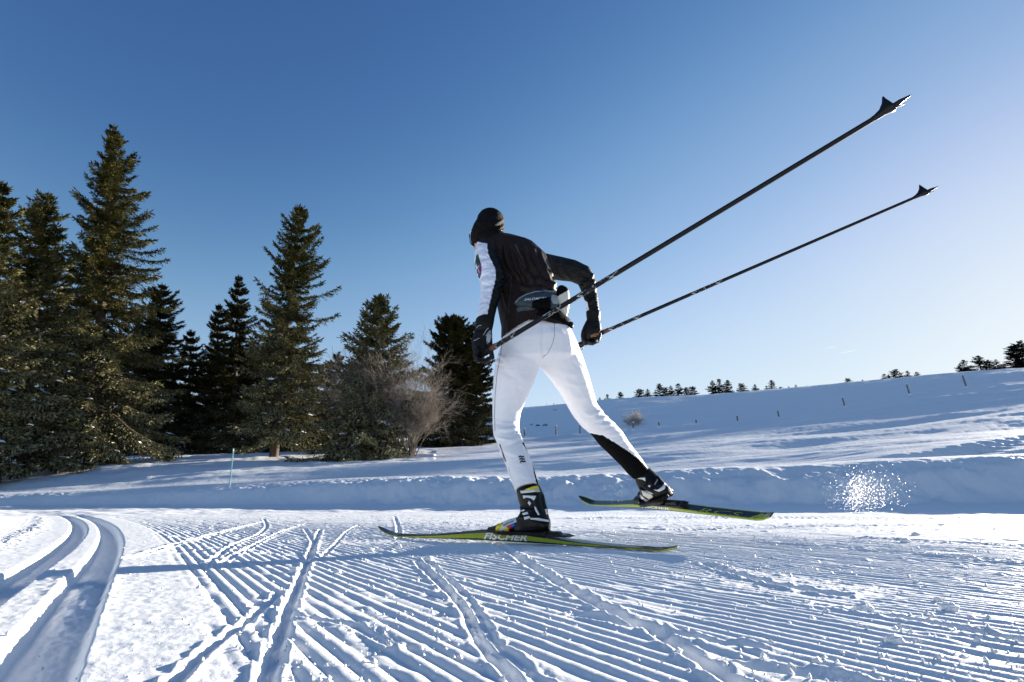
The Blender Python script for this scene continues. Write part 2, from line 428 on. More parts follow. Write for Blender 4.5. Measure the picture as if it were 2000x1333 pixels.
def prism(P, Q, r0, r1, k=5):
    """tapered tube between arrays of points (n,3)->verts,faces"""
    P = np.atleast_2d(P); Q = np.atleast_2d(Q); n = len(P)
    d = Q - P; L = np.linalg.norm(d, axis=1, keepdims=True) + 1e-9; d = d / L
    ref = np.where(np.abs(d[:, 2:3]) > .9, np.array([[1., 0, 0]]), np.array([[0, 0, 1.]]))
    a = np.cross(d, ref); a /= np.linalg.norm(a, axis=1, keepdims=True); b = np.cross(d, a)
    th = np.arange(k) * 2 * np.pi / k
    c = np.cos(th)[None, :, None] * a[:, None, :] + np.sin(th)[None, :, None] * b[:, None, :]
    r0 = np.broadcast_to(np.asarray(r0, float), (n,)); r1 = np.broadcast_to(np.asarray(r1, float), (n,))
    V = np.concatenate([P[:, None, :] + c * r0[:, None, None], Q[:, None, :] + c * r1[:, None, None]], 1).reshape(-1, 3)
    base = (np.arange(n) * 2 * k)[:, None]; i = np.arange(k)[None, :]; j = (np.arange(k)[None, :] + 1) % k
    Fq = np.stack([base + i, base + j, base + k + j, base + k + i], -1).reshape(-1, 4)
    return V, Fq

def clumps(C, D, L, W, rng, hang=0.0):
    """needle-clad twiglets: at each point C, along D, two crossed narrow quads of length L and width W"""
    n = len(C)
    D = D / (np.linalg.norm(D, axis=1, keepdims=True) + 1e-9)
    R = rng.normal(size=(n, 3)); A = np.cross(D, R); A /= np.linalg.norm(A, axis=1, keepdims=True) + 1e-9
    B = np.cross(D, A)
    out = []; fs = []
    for k, ax in enumerate((A, B)):
        w = W[:, None] * ax; l = L[:, None] * D
        out.append(np.stack([C - w * .35, C + l * .45 - w, C + l, C + l * .45 + w], 1).reshape(-1, 3))
        fs.append(np.arange(n * 4).reshape(n, 4) + k * n * 4)
    return np.concatenate(out), np.concatenate(fs)

def spruce_geo(seed, H, Rb, p=0.85, nb=200, droop=0.35, dens=1.0, h0=0.03, fat=1.0, gap=0.0, tip_up=0.5, clump=1.0, lean=(0, 0)):
    """returns trunk (V,F), boughs (V,F), foliage (V,F), snow (V,F); foot at origin"""
    rng = np.random.default_rng(seed)
    zs = np.linspace(0, H, 9)
    def axis(z): q = z / H; return np.stack([lean[0] * q + .02 * H * np.sin(q * 3 + seed) * .15, lean[1] * q + 0 * q, z], -1)
    ax = axis(zs); tr = 0.016 * H * (1 - zs / H) ** .9 + .012
    tv, tf = prism(ax[:-1], ax[1:], tr[:-1], tr[1:], 8)
    q = np.sort(rng.uniform(0, 1, nb)) ** 0.88
    q = h0 + (1 - h0) * q * 0.985
    # whorls: snap heights
    nw = int(H / 0.50); q = h0 + np.round((q - h0) * nw) / nw + rng.normal(0, .004, nb); q = np.clip(q, h0, .992)
    th = np.arange(nb) * 2.399963 + rng.uniform(0, 1.2, nb)
    prof = Rb * (1 - q) ** p * (0.72 + 0.28 * np.minimum(1, (q - h0 + .03) * 9)) * np.minimum(1, .30 + (1 - q) * 6.5)
    Lb = prof * rng.uniform(.50, 1.22, nb) + .08 * (1 - q) + .05
    side = 1 + .22 * np.sin(th * 1 + seed) + .12 * np.sin(th * 3 + q * 9 + seed); Lb = Lb * side
    if gap: Lb *= np.where(rng.uniform(0, 1, nb) < gap, rng.uniform(.25, .6, nb), 1)
    el0 = np.radians(38 * (q ** 1.5) + rng.normal(0, 5, nb) - 8 * (1 - q))            # start angle: up at the top
    BV = []; BF = []; FC = []; FD = []; FL = []; FW = []; SV = []; SF = []; off = 0
    for i in range(nb):
        n = max(4, int(Lb[i] * 3.2) + 3); t = np.linspace(0, 1, n)
        hd = np.array([math.cos(th[i]), math.sin(th[i])])
        dz = np.tan(el0[i]) * t - droop * (1 - q[i] * .8) * (t ** 1.4) * 1.3 + tip_up * droop * (t ** 3.5)
        base = axis(np.array([q[i] * H]))[0]
        wob = np.cumsum(rng.normal(0, .03, (n, 2)), 0) * Lb[i] * .5
        pts = np.stack([base[0] + hd[0] * t * Lb[i] + wob[:, 0] * hd[1], base[1] + hd[1] * t * Lb[i] - wob[:, 0] * hd[0], base[2] + dz * Lb[i]], -1)
        rr = (0.006 + .009 * Lb[i]) * (1 - t * .85)
        v, f = prism(pts[:-1], pts[1:], rr[:-1], rr[1:], 3); BV.append(v); BF.append(f + off); off += len(v)
        # side twigs in the bough's plane, longest near its middle, plus hanging twiglets
        m = int((8 + 34 * Lb[i]) * dens)
        u = rng.uniform(.04 if q[i] > .5 else .12, 1, m); ix = np.minimum((u * (n - 1)).astype(int), n - 2); fr = u * (n - 1) - ix
        c = pts[ix] * (1 - fr[:, None]) + pts[ix + 1] * fr[:, None]
        sgn = np.where(rng.uniform(0, 1, m) < .5, -1., 1.)
        ang = rng.uniform(.5, 1.15, m) * sgn
        along = pts[ix + 1] - pts[ix]; along /= np.linalg.norm(along, axis=1, keepdims=True)
        perp = np.stack([-along[:, 1], along[:, 0], 0 * along[:, 0]], -1)
        tw = along * np.cos(ang)[:, None] + perp * np.sin(ang)[:, None]; tw[:, 2] -= rng.uniform(.0, .7, m) * (1 - q[i])
        tl = Lb[i] * rng.uniform(.10, .30, m) * (1.1 - .75 * u) * fat + .06
        k = 4
        for j in range(k):
            g = (j + .3) / k
            cc = c + tw * (tl * g)[:, None]; cc[:, 2] -= (tl * g * g * .35)
            dd = tw + rng.normal(0, .38, (m, 3)); dd[:, 2] -= .35 * rng.uniform(0, 1, m)
            FC.append(cc); FD.append(dd); FL.append(rng.uniform(.09, .20, m) * clump); FW.append(rng.uniform(.011, .024, m) * clump)
        hm = int(m * .8)
        cc = c[:hm] + rng.normal(0, .02, (hm, 3)); dd = rng.normal(0, .25, (hm, 3)); dd[:, 2] -= 1
        FC.append(cc); FD.append(dd); FL.append(rng.uniform(.12, .36, hm) * clump * (1.15 - q[i])); FW.append(rng.uniform(.010, .020, hm) * clump)
        FC.append(pts[-1:]); FD.append(pts[-1:] - pts[-2:-1]); FL.append(np.array([.24 * clump])); FW.append(np.array([.035 * clump]))
        if rng.uniform() < .45 and Lb[i] > .5:          # a pad of snow lying on the bough
            j0 = rng.integers(1, n - 2) if n > 4 else 1
            a = pts[j0]; b = pts[min(j0 + 1, n - 1)]; ctr = (a + b) / 2 + np.array([0, 0, .085]); ln = (b - a) * rng.uniform(.3, .7)
            wd = np.array([-hd[1], hd[0], 0]) * rng.uniform(.05, .13)
            up = np.array([0, 0, .035])
            vv = np.array([ctr - ln, ctr - wd - up * .6, ctr + ln, ctr + wd - up * .6, ctr + up]); s0 = 5 * len(SV)
            SV.append(vv); SF += [(s0, s0 + 1, s0 + 4), (s0 + 1, s0 + 2, s0 + 4), (s0 + 2, s0 + 3, s0 + 4), (s0 + 3, s0, s0 + 4)]
    # leader
    top = axis(np.array([H]))[0]; m = int(26 * max(1, dens))
    zz = rng.uniform(-.05 * H, 0, m); FC.append(top + np.stack([0 * zz, 0 * zz, zz], -1))
    dd = rng.normal(0, .5, (m, 3)); dd[:, 2] += .9; FD.append(dd); FL.append(rng.uniform(.12, .26, m) * clump); FW.append(np.full(m, .022) * clump)
    fv, ff = clumps(np.concatenate(FC), np.concatenate(FD), np.concatenate(FL), np.concatenate(FW), rng)
    return (tv, tf), (np.concatenate(BV), np.concatenate(BF)), (fv, ff), (np.concatenate(SV) if SV else None, np.array(SF) if SF else None)

def spruce(name, label, group, loc, geo, mat, snow=True):
    e = empty(name, loc); tag(e, label, "tree", group)
    t, b, f, s = geo
    mesh_obj("trunk", t[0], t[1], M_BARK, e); mesh_obj("bough", b[0], b[1], M_BARK, e)["kind"] = "stuff"
    c = mesh_obj("crown", f[0], f[1], mat, e, smooth=False)
    if snow and s[0] is not None: mesh_obj("snow_cover", s[0], s[1], M_TSNOW, e)["kind"] = "stuff"
    return e
def copy_tree(o, parent=None):
    c = o.copy(); COL.objects.link(c)
    if parent: c.parent = parent
    for ch in o.children: copy_tree(ch, c)
    return c
def place(u_foot, v_foot, y, sink=0.1):
    p = at(u_foot, v_foot, y); z = float(ground_z(np.array([p[0]]), np.array([p[1]]))[0])
    return (p[0], p[1], z - sink)
def height_for(u_top, v_top, loc):
    r = ray(u_top, v_top); t = loc[1] / r[1]; return CAM_H + r[2] * t - loc[2]

G1 = "spruces standing along the left of the ski trail"
# u_top, v_top, u_foot, v_foot, distance, radius px at the foot, seed, options, material, label
BIG = [
 (222, 246, 172, 925, 24, 150, 1, dict(p=.72, nb=400, droop=.45, dens=1.2, gap=.10, h0=.02, tip_up=.55), M_NEEDLE, "tallest spruce, lit olive green, with a slim crooked top, at the left"),
 (588, 403, 532, 903, 25, 104, 2, dict(p=.62, nb=300, droop=.38, dens=1.15, gap=.12, h0=.085, tip_up=.7), M_NEEDLE, "broad layered spruce with bare lower trunk beside the turquoise marker pole"),
 (92, 378, 40, 938, 20, 150, 3, dict(p=.7, nb=260, droop=.40, dens=1.1, gap=.1, h0=.02), M_NEEDLE, "olive spruce with snow specks just left of the tallest spruce"),
 (2, 360, -50, 945, 17, 150, 4, dict(p=.7, nb=240, droop=.40, dens=1.1, gap=.1, h0=.02), M_NEEDLE, "spruce cut off by the left edge of the photo, dark tiered top"),
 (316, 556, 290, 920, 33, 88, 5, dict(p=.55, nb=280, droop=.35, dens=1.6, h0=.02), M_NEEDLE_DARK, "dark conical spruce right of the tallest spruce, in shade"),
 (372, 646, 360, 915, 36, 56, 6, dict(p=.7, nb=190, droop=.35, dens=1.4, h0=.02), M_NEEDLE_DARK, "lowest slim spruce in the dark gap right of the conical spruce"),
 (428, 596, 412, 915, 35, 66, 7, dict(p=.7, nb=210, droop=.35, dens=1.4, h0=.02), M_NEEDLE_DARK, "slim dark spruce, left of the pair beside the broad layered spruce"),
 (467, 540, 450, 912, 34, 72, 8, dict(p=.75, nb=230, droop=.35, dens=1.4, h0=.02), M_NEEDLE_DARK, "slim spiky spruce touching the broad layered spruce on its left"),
 (742, 578, 722, 893, 24, 116, 9, dict(p=.80, nb=320, droop=.36, dens=1.1, h0=.02), M_NEEDLE, "spruce with dark pointed tip behind the bare grey brown twigs"),
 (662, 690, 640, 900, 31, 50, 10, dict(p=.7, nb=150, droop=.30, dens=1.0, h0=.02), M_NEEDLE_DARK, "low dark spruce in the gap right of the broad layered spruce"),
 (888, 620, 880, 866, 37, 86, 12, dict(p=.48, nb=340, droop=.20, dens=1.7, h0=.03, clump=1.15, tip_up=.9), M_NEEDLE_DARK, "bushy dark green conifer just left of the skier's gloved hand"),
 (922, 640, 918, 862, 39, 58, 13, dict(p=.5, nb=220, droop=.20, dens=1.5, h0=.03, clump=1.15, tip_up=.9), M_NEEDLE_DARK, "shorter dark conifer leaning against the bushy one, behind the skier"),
 (700, 745, 690, 893, 23.3, 60, 14, dict(p=.45, nb=130, droop=.25, dens=1.2, h0=.02), M_NEEDLE, "low wide spruce bush at the foot of the bare twigs"),
 (120, 800, 110, 930, 19.5, 60, 15, dict(p=.45, nb=110, droop=.25, dens=1.4, h0=.01, clump=1.1), M_NEEDLE, "small frosty spruce in front of the tallest spruce, lowest boughs on the snow"),
 (10, 830, 0, 945, 17.5, 50, 16, dict(p=.45, nb=90, droop=.2, dens=1.4, h0=.01, clump=1.1), M_NEEDLE, "small frosted spruce at the left edge by the trail bank"),
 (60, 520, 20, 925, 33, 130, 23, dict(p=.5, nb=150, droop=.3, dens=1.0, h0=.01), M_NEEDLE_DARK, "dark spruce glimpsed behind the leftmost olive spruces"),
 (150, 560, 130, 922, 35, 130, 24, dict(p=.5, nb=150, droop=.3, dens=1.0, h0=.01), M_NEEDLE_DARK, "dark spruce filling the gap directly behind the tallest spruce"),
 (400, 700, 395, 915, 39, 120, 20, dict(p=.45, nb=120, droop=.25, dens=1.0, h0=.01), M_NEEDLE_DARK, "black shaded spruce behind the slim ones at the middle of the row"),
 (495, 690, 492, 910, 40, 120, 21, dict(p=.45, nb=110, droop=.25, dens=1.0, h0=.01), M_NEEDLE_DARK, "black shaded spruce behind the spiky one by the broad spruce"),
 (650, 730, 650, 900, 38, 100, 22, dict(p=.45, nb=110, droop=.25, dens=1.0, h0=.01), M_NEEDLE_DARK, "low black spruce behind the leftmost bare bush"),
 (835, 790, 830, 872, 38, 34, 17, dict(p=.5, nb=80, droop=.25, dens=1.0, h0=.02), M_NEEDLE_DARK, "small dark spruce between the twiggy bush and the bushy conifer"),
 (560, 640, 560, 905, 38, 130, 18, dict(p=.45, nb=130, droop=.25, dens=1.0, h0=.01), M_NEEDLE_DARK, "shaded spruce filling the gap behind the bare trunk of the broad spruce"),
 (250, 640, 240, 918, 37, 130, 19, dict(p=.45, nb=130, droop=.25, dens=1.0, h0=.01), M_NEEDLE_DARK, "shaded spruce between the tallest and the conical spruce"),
]
for ut, vt, uf, vf, y, rp, seed, opt, mat, lab in BIG:
    loc = place(uf, vf, y); H = height_for(ut, vt, loc)
    top = at(ut, vt, y); depth = y * CP + (loc[2] - CAM_H) * SP
    Rb = rp * depth / F_PX
    opt = dict(opt); ln = (top[0] - loc[0], 0.0)
    geo = spruce_geo(seed, H, Rb, lean=ln, **opt)
    spruce("spruce_tree", lab, G1, loc, geo, mat)

# ---- bare, twiggy broadleaf bushes in front of the spruces
def twig_geo(seed, H, W, stems=9, levels=4, k=3, spread=.45, r=0.02, up=.35):
    rng = np.random.default_rng(seed); P = []; Q = []; R0 = []; R1 = []
    cur = []
    for i in range(stems):
        a = rng.uniform(0, 2 * np.pi); tilt = rng.uniform(.05, 1) * spread * W / H * 1.6
        d = np.array([math.cos(a) * tilt, math.sin(a) * tilt, 1.]); d /= np.linalg.norm(d)
        cur.append((np.array([math.cos(a), math.sin(a), 0]) * .16 * W * rng.uniform(0, 1), d, H * rng.uniform(.22, .42), r))
    for lv in range(levels + 1):
        nxt = []
        for p, d, L, rr in cur:
            segs = 3
            for s in range(segs):
                d = d + rng.normal(0, .10, 3); d[2] += up * .12; d /= np.linalg.norm(d)
                q = p + d * L / segs; P.append(p); Q.append(q); R0.append(rr); R1.append(rr * .84); p = q; rr *= .84
                if lv < levels and s >= 1 - (lv > 0):
                    for _ in range(k if s == segs - 1 else max(1, k - 2)):
                        e = rng.normal(0, 1, 3); e -= d * (e @ d); e /= np.linalg.norm(e)
                        nd = d + e * rng.uniform(.35, .8); nd /= np.linalg.norm(nd)
                        nxt.append((p, nd, L * rng.uniform(.5, .72), rr * .62))
        cur = nxt
        if len(cur) > 300 * stems: idx = rng.permutation(len(cur))[:300 * stems]; cur = [cur[i] for i in idx]
    R0 = np.maximum(np.array(R0), .0035); R1 = np.maximum(np.array(R1), .003)
    return prism(np.array(P), np.array(Q), R0, R1, 3)
def twig_bush(name, label, cat, group, loc, geo, mat):
    o = mesh_obj(name, geo[0], geo[1], mat, smooth=False); o.location = loc
    tag(o, label, cat, group); return o
GB = "bare bushes beside the dark spruces"
for uf, vf, y, ut, vt, wp, seed, st, lab in [
    (752, 885, 23.6, 752, 632, 150, 31, 21, "tall bare grey brown bush spreading in front of the pointed spruce"),
    (800, 880, 23.4, 806, 715, 86, 32, 30, "lower rounded bush of pale brown bare twigs beside the tall one"),
    (685, 890, 24.5, 690, 645, 100, 33, 9, "leftmost bare bush, thin twigs against the gap of sky")]:
    loc = place(uf, vf, y); H = height_for(ut, vt, loc); W = wp * (y * CP) / F_PX
    twig_bush("bare_bush", lab, "bush", GB, loc, twig_geo(seed, H * .98, W, st, 4, 3, .50, .026), M_TWIG)

# ---- distant spruces on the skyline (photo: u, v_top, v_foot)
SKYL = [(1187, 771, 792), (1213, 766, 788), (1250, 760, 783), (1266, 760, 782), (1281, 765, 781), (1290, 750, 780), (1300, 757, 779), (1312, 754, 779),
 (1327, 750, 778), (1341, 757, 777), (1354, 755, 776), (1394, 744, 772), (1407, 741, 771), (1424, 743, 770), (1449, 749, 768), (1476, 751, 766),
 (1498, 754, 765), (1509, 743, 764), (1525, 756, 763), (1541, 755, 761), (1555, 752, 760), (1576, 754, 759), (1657, 739, 753), (1686, 742, 751),
 (1729, 731, 748), (1738, 733, 747), (1751, 722, 746), (1761, 728, 746), (1776, 725, 745), (1793, 727, 743), (1860, 732, 739), (1880, 711, 737), (1889, 704, 737),
 (1919, 696, 734), (1935, 704, 734), (1952, 703, 733), (1965, 712, 732), (1990, 676, 731), (2004, 668, 729), (1172, 777, 793)]
far_geo = []
for sd_ in range(4):
    far_geo.append(spruce_geo(60 + sd_, 8.0, [2.6, 2.2, 3.0, 2.4][sd_], p=[.8, .7, .6, .9][sd_], nb=90, droop=.25, dens=.7, h0=.02, clump=1.5, lean=(0, 0)))
def words(i):
    return ["dark distant spruce on the snowy skyline"][0]
protos = []
GS = "small spruces on the distant skyline"
SKY_LAB = ["stout dark spruce in the first small clump right of the skier's knee", "spruce right of the stout one in the first small clump",
 "broad dark spruce heading the long skyline row", "slim spruce touching the broad one of the skyline row"]
def sky_label(i, u, hpx):
    if i < 0: return ""
    size = "tiny" if hpx < 12 else "small" if hpx < 20 else "middle sized" if hpx < 30 else "larger"
    ref = [(1172, "almost behind the skier's trailing knee"), (1230, "left above the frosted round bush"), (1275, "straight above the frosted round bush"),
           (1358, "in the row right of the frosted bush"), (1430, "in the dense clump halfway along"), (1530, "in the loose row after the clump"),
           (1600, "at the thin end of the loose row"), (1672, "standing alone left of the right hand grove"), (1700, "standing alone beside the right hand grove"),
           (1800, "in the tight grove at right"), (1900, "near the rightmost fence post"), (1975, "close to the right edge"), (2100, "cut by the right edge of the photo")]
    for lim, tx in ref:
        if u <= lim: return size + " skyline spruce " + tx
from collections import defaultdict
_cnt = defaultdict(int); _labs = [sky_label(i, u, vf - vt) for i, (u, vt, vf) in enumerate(SKYL)]
_tot = defaultdict(list)
for i, l in enumerate(_labs): _tot[l].append(i)
ORD = ["leftmost", "second", "third", "fourth", "fifth", "sixth", "seventh", "eighth"]
for i, (u, vt, vf) in enumerate(SKYL):
    v0, f0 = i % 4, None
    y = 121.0 * math.cos(math.radians(azim(u, vf)))
    p = at(u, vf, y); z = float(ground_z(np.array([p[0]]), np.array([p[1]]))[0])
    loc = (p[0], p[1], min(z, p[2]) - .3)
    H = height_for(u, vt, loc)
    k = i % 4
    if len(protos) <= k or protos[k] is None:
        g = far_geo[k]; e = spruce("skyline_spruce", "", GS, loc, (g[0], g[1], g[2], (None, None)), M_NEEDLE_FAR, False); protos.append(e)
    else:
        e = copy_tree(protos[k]); e.location = loc
    s = H / 8.0; e.scale = (s * random.uniform(1.6, 2.1), s * 1.7, s); e.rotation_euler = (0, 0, random.uniform(0, 6.2))
    same = _tot[_labs[i]]
    e["label"] = _labs[i] if len(same) == 1 else _labs[i] + (", " + ORD[same.index(i)] + " from left" if same.index(i) else ", leftmost")
    e["group"] = GS
# ------------------------------------------------------------------ tools for cloth, boots and print
def proj(P):
    """photo pixel of place points (n,3)"""
    P = np.atleast_2d(P); x = P[:, 0]; y = P[:, 1]; z = P[:, 2] - CAM_H
    f = y * CP + z * SP; c = -y * SP + z * CP
    return np.stack([1000 + F_PX * x / f, 666.5 - F_PX * c / f], -1)
def tube(secs, k=20, bulge=1.0):
    """closed tube through sections (uL, vL, uR, vR, distance, depth ratio)"""
    Ls = np.array([at(s[0], s[1], s[4]) for s in secs]); Rs = np.array([at(s[2], s[3], s[4]) for s in secs])
    C = (Ls + Rs) / 2; A = (Rs - Ls) / 2; T = np.gradient(C, axis=0)
    B = np.cross(T, A); B /= np.linalg.norm(B, axis=1, keepdims=True)
    th = np.arange(k) * 2 * np.pi / k; V = []
    for i in range(len(secs)):
        a = A[i]; b = B[i] * np.linalg.norm(a) * secs[i][5]
        V.append(C[i] + np.cos(th)[:, None] * a * bulge + np.sin(th)[:, None] * b * bulge)
    V = list(np.concatenate(V)); n = len(secs); F = []
    for i in range(n - 1):
        for j in range(k):
            j2 = (j + 1) % k; F.append((i * k + j, i * k + j2, (i + 1) * k + j2, (i + 1) * k + j))
    F.append(tuple(range(k))[::-1]); F.append(tuple((n - 1) * k + j for j in range(k)))
    return V, F
def chain(pts, rad, k=10):
    """tube through world points with radii, rounded ends"""
    pts = np.array(pts, float); rad = list(rad)
    d0 = pts[0] - pts[1]; d1 = pts[-1] - pts[-2]; d0 /= np.linalg.norm(d0); d1 /= np.linalg.norm(d1)
    pts = np.vstack([pts[0] + d0 * rad[0] * .9, pts[0] + d0 * rad[0] * .5, pts, pts[-1] + d1 * rad[-1] * .5, pts[-1] + d1 * rad[-1] * .9])
    rad = [rad[0] * .35, rad[0] * .8] + rad + [rad[-1] * .8, rad[-1] * .35]
    T = np.gradient(pts, axis=0); T /= np.linalg.norm(T, axis=1, keepdims=True)
    ref = np.array([.13, .2, .97]) if abs(T[0][2]) < .8 else np.array([.97, .2, .1])
    V = []; th = np.arange(k) * 2 * np.pi / k
    for i in range(len(pts)):
        a = np.cross(T[i], ref); a /= np.linalg.norm(a); b = np.cross(T[i], a)
        V.append(pts[i] + rad[i] * (np.cos(th)[:, None] * a + np.sin(th)[:, None] * b))
    V = list(np.concatenate(V)); n = len(pts); F = []
    for i in range(n - 1):
        for j in range(k):
            j2 = (j + 1) % k; F.append((i * k + j, i * k + j2, (i + 1) * k + j2, (i + 1) * k + j))
    F.append(tuple(range(k))[::-1]); F.append(tuple((n - 1) * k + j for j in range(k)))
    return V, F
def blob(c, ax, R=None, seg=14):
    """ellipsoid: centre, three half-axes, optional 3x3 frame (rows)"""
    V = []; F = []; n = seg; m = seg // 2 + 1
    for i in range(m + 1):
        t = math.pi * (i / m)
        t = min(max(t, .12), math.pi - .12)
        for j in range(n):
            p = 2 * math.pi * j / n; V.append([math.sin(t) * math.cos(p), math.sin(t) * math.sin(p), math.cos(t)])
    V = np.array(V) * np.array(ax)
    if R is not None: V = V @ np.array(R)
    V = V + np.array(c)
    for i in range(m):
        for j in range(n):
            j2 = (j + 1) % n; F.append((i * n + j, (i + 1) * n + j, (i + 1) * n + j2, i * n + j2))
    F.append(tuple(range(n))); F.append(tuple(m * n + j for j in range(n))[::-1])
    return list(V), F
def weld(parts):
    V = []; F = []
    for v, f in parts:
        o = len(V); V += list(v); F += [tuple(i + o for i in q) for q in f]
    return V, F
def remeshed(parts, voxel, smooth_it=6, factor=.5):
    """join closed shapes into one continuous skin"""
    V, F = weld(parts); me = bpy.data.meshes.new("tmp"); me.from_pydata([tuple(map(float, v)) for v in V], [], F)
    bm = bmesh.new(); bm.from_mesh(me); bmesh.ops.recalc_face_normals(bm, faces=bm.faces); bm.to_mesh(me); bm.free()
    o = bpy.data.objects.new("tmp", me); COL.objects.link(o)
    r = o.modifiers.new("r", 'REMESH'); r.mode = 'VOXEL'; r.voxel_size = voxel; r.adaptivity = 0
    s = o.modifiers.new("s", 'SMOOTH'); s.iterations = smooth_it; s.factor = factor
    dg = bpy.context.evaluated_depsgraph_get(); m2 = bpy.data.meshes.new_from_object(o.evaluated_get(dg))
    n = len(m2.vertices); co = np.empty(n * 3, np.float32); m2.vertices.foreach_get("co", co)
    nf = len(m2.polygons); lv = np.empty(len(m2.loops), np.int32); m2.loops.foreach_get("vertex_index", lv)
    ls = np.empty(nf, np.int32); lt = np.empty(nf, np.int32); m2.polygons.foreach_get("loop_start", ls); m2.polygons.foreach_get("loop_total", lt)
    assert (lt == 4).all()
    nr = np.empty(n * 3, np.float32); m2.vertices.foreach_get("normal", nr)
    bpy.data.objects.remove(o); bpy.data.meshes.remove(me); bpy.data.meshes.remove(m2)
    return co.reshape(-1, 3).astype(float), lv.reshape(-1, 4), nr.reshape(-1, 3).astype(float)
def folds(V, N, uv, creases):
    """creases: (u0,v0,u1,v1, amplitude m, half width px) - soft ridges in the cloth on the side shown by the photo"""
    d = np.zeros(len(V)); toc = np.array([0, 0, CAM_H]) - V; toc /= np.linalg.norm(toc, axis=1, keepdims=True)
    face = np.clip((N * toc).sum(1) * 2 + .3, 0, 1)
    for u0, v0, u1, v1, a, w in creases:
        ax = np.array([u1 - u0, v1 - v0], float); L = np.hypot(*ax); ax /= L
        rel = uv - np.array([u0, v0]); t = rel @ ax; s = rel @ np.array([-ax[1], ax[0]])
        s = s - (L * .06) * np.sin(np.clip(t / L, 0, 1) * np.pi)
        e = sstep(-w, w * 1.5, t) * (1 - sstep(L - w * 1.5, L + w, t))
        d += a * e * (np.exp(-(s / w) ** 2) - .7 * np.exp(-((s - 1.7 * w) / w) ** 2)) * face
    return V + N * d[:, None]
def poly_in(uv, poly):
    x, y = uv[:, 0], uv[:, 1]; ins = np.zeros(len(uv), bool); n = len(poly)
    for i in range(n):
        x0, y0 = poly[i]; x1, y1 = poly[(i + 1) % n]
        if y0 == y1: continue
        c = ((y0 > y) != (y1 > y)) & (x < (x1 - x0) * (y - y0) / (y1 - y0) + x0); ins ^= c
    return ins
def bvh_of(V, F): return BVHTree.FromPolygons([tuple(map(float, v)) for v in V], [tuple(map(int, f)) for f in F])
def hit(bvh, u, v):
    r = ray(u, v); d = Vector(r).normalized(); o = Vector((0, 0, CAM_H))
    loc, n, i, t = bvh.ray_cast(o, d)
    if loc is None:
        best = None
        for tt in np.linspace(1.8, 3.2, 15):
            p = o + d * tt; l2, n2, i2, d2 = bvh.find_nearest(p)
            if best is None or d2 < best[2]: best = (l2, n2, d2)
        loc, n = best[0], best[1]
    if n.dot(d) > 0: n = -n
    return np.array(loc), np.array(n)
from mathutils.geometry import delaunay_2d_cdt
def patch(name, poly, bvh, mat, parent, off=.0012, bulge=0.0, g=3.0, edge_px=6.0, depth=.003):
    """a piece sewn or printed on a surface: outline given where the photo shows it, laid on the surface and given thickness"""
    P = []
    n = len(poly)
    for i in range(n):
        a = np.array(poly[i], float); b = np.array(poly[(i + 1) % n], float); m = max(1, int(np.hypot(*(b - a)) / g))
        for k in range(m): P.append(a + (b - a) * k / m)
    P = np.array(P); nb = len(P)
    lo = P.min(0); hi = P.max(0)
    gx, gy = np.meshgrid(np.arange(lo[0] + g / 2, hi[0], g), np.arange(lo[1] + g / 2, hi[1], g))
    G = np.stack([gx.ravel(), gy.ravel()], -1)
    G = G[poly_in(G, [tuple(q) for q in poly])] if len(G) else G
    if len(G):
        dmin = np.sqrt(((G[:, None] - P[None]) ** 2).sum(-1)).min(1); G = G[dmin > g * .45]
    A = np.vstack([P, G]) if len(G) else P
    r = delaunay_2d_cdt([Vector(a) for a in A], [], [list(range(nb))], 1, 1e-4)
    vv = np.array([tuple(q) for q in r[0]]); ff = [tuple(f) for f in r[2]]
    db = np.sqrt(((vv[:, None] - P[None]) ** 2).sum(-1)).min(1)
    V = []; B0 = []
    for (u, v), d in zip(vv, db):
        l, nn = hit(bvh, u, v); e = min(1, d / edge_px); V.append(l + nn * (off + bulge * math.sqrt(max(0, 1 - (1 - e) ** 2)))); B0.append(l - nn * depth)
    nv = len(V); F = list(ff); cnt = {}
    for f in ff:
        for i in range(len(f)):
            e = (f[i], f[(i + 1) % len(f)]); cnt[e] = 1
    for (a, b) in list(cnt):
        if (b, a) not in cnt: F.append((b, a, a + nv, b + nv))
    return mesh_obj(name, np.array(V + B0), F, mat, parent, smooth=bulge > 0)
def ribbon(pts, w):
    pts = np.array(pts, float); T = np.gradient(pts, axis=0); T /= np.linalg.norm(T, axis=1, keepdims=True)
    N = np.stack([-T[:, 1], T[:, 0]], -1) * w / 2
    return [tuple(p) for p in (pts + N)] + [tuple(p) for p in (pts - N)[::-1]]
def text_mesh(s, bold=0.0, shear=0.0):
    c = bpy.data.curves.new("t", 'FONT'); c.body = s; c.size = 1; c.offset = bold; c.shear = shear; c.resolution_u = 3
    o = bpy.data.objects.new("t", c); COL.objects.link(o); dg = bpy.context.evaluated_depsgraph_get()
    m = bpy.data.meshes.new_from_object(o.evaluated_get(dg)); V = np.array([tuple(v.co) for v in m.vertices]); F = [tuple(p.vertices) for p in m.polygons]
    bpy.data.objects.remove(o); bpy.data.meshes.remove(m); bpy.data.curves.remove(c)
    V = V[:, :2]; V = V - V.min(0); V = V / np.array([V[:, 0].max(), V[:, 1].max()])
    return V, F
def lettering(name, s, org, ux, uy, bvh, mat, parent, off=.0016, bold=.012, shear=0.0):
    """print: org = lower left photo pixel, ux/uy = pixel vectors of the line's length and letter height"""
    T, F = text_mesh(s, bold, shear); org = np.array(org, float); ux = np.array(ux, float); uy = np.array(uy, float); V = []
    for a, b in T:
        q = org + ux * a + uy * b; l, n = hit(bvh, *q); V.append(l + n * off)
    return mesh_obj(name, np.array(V), F, mat, parent, smooth=False)

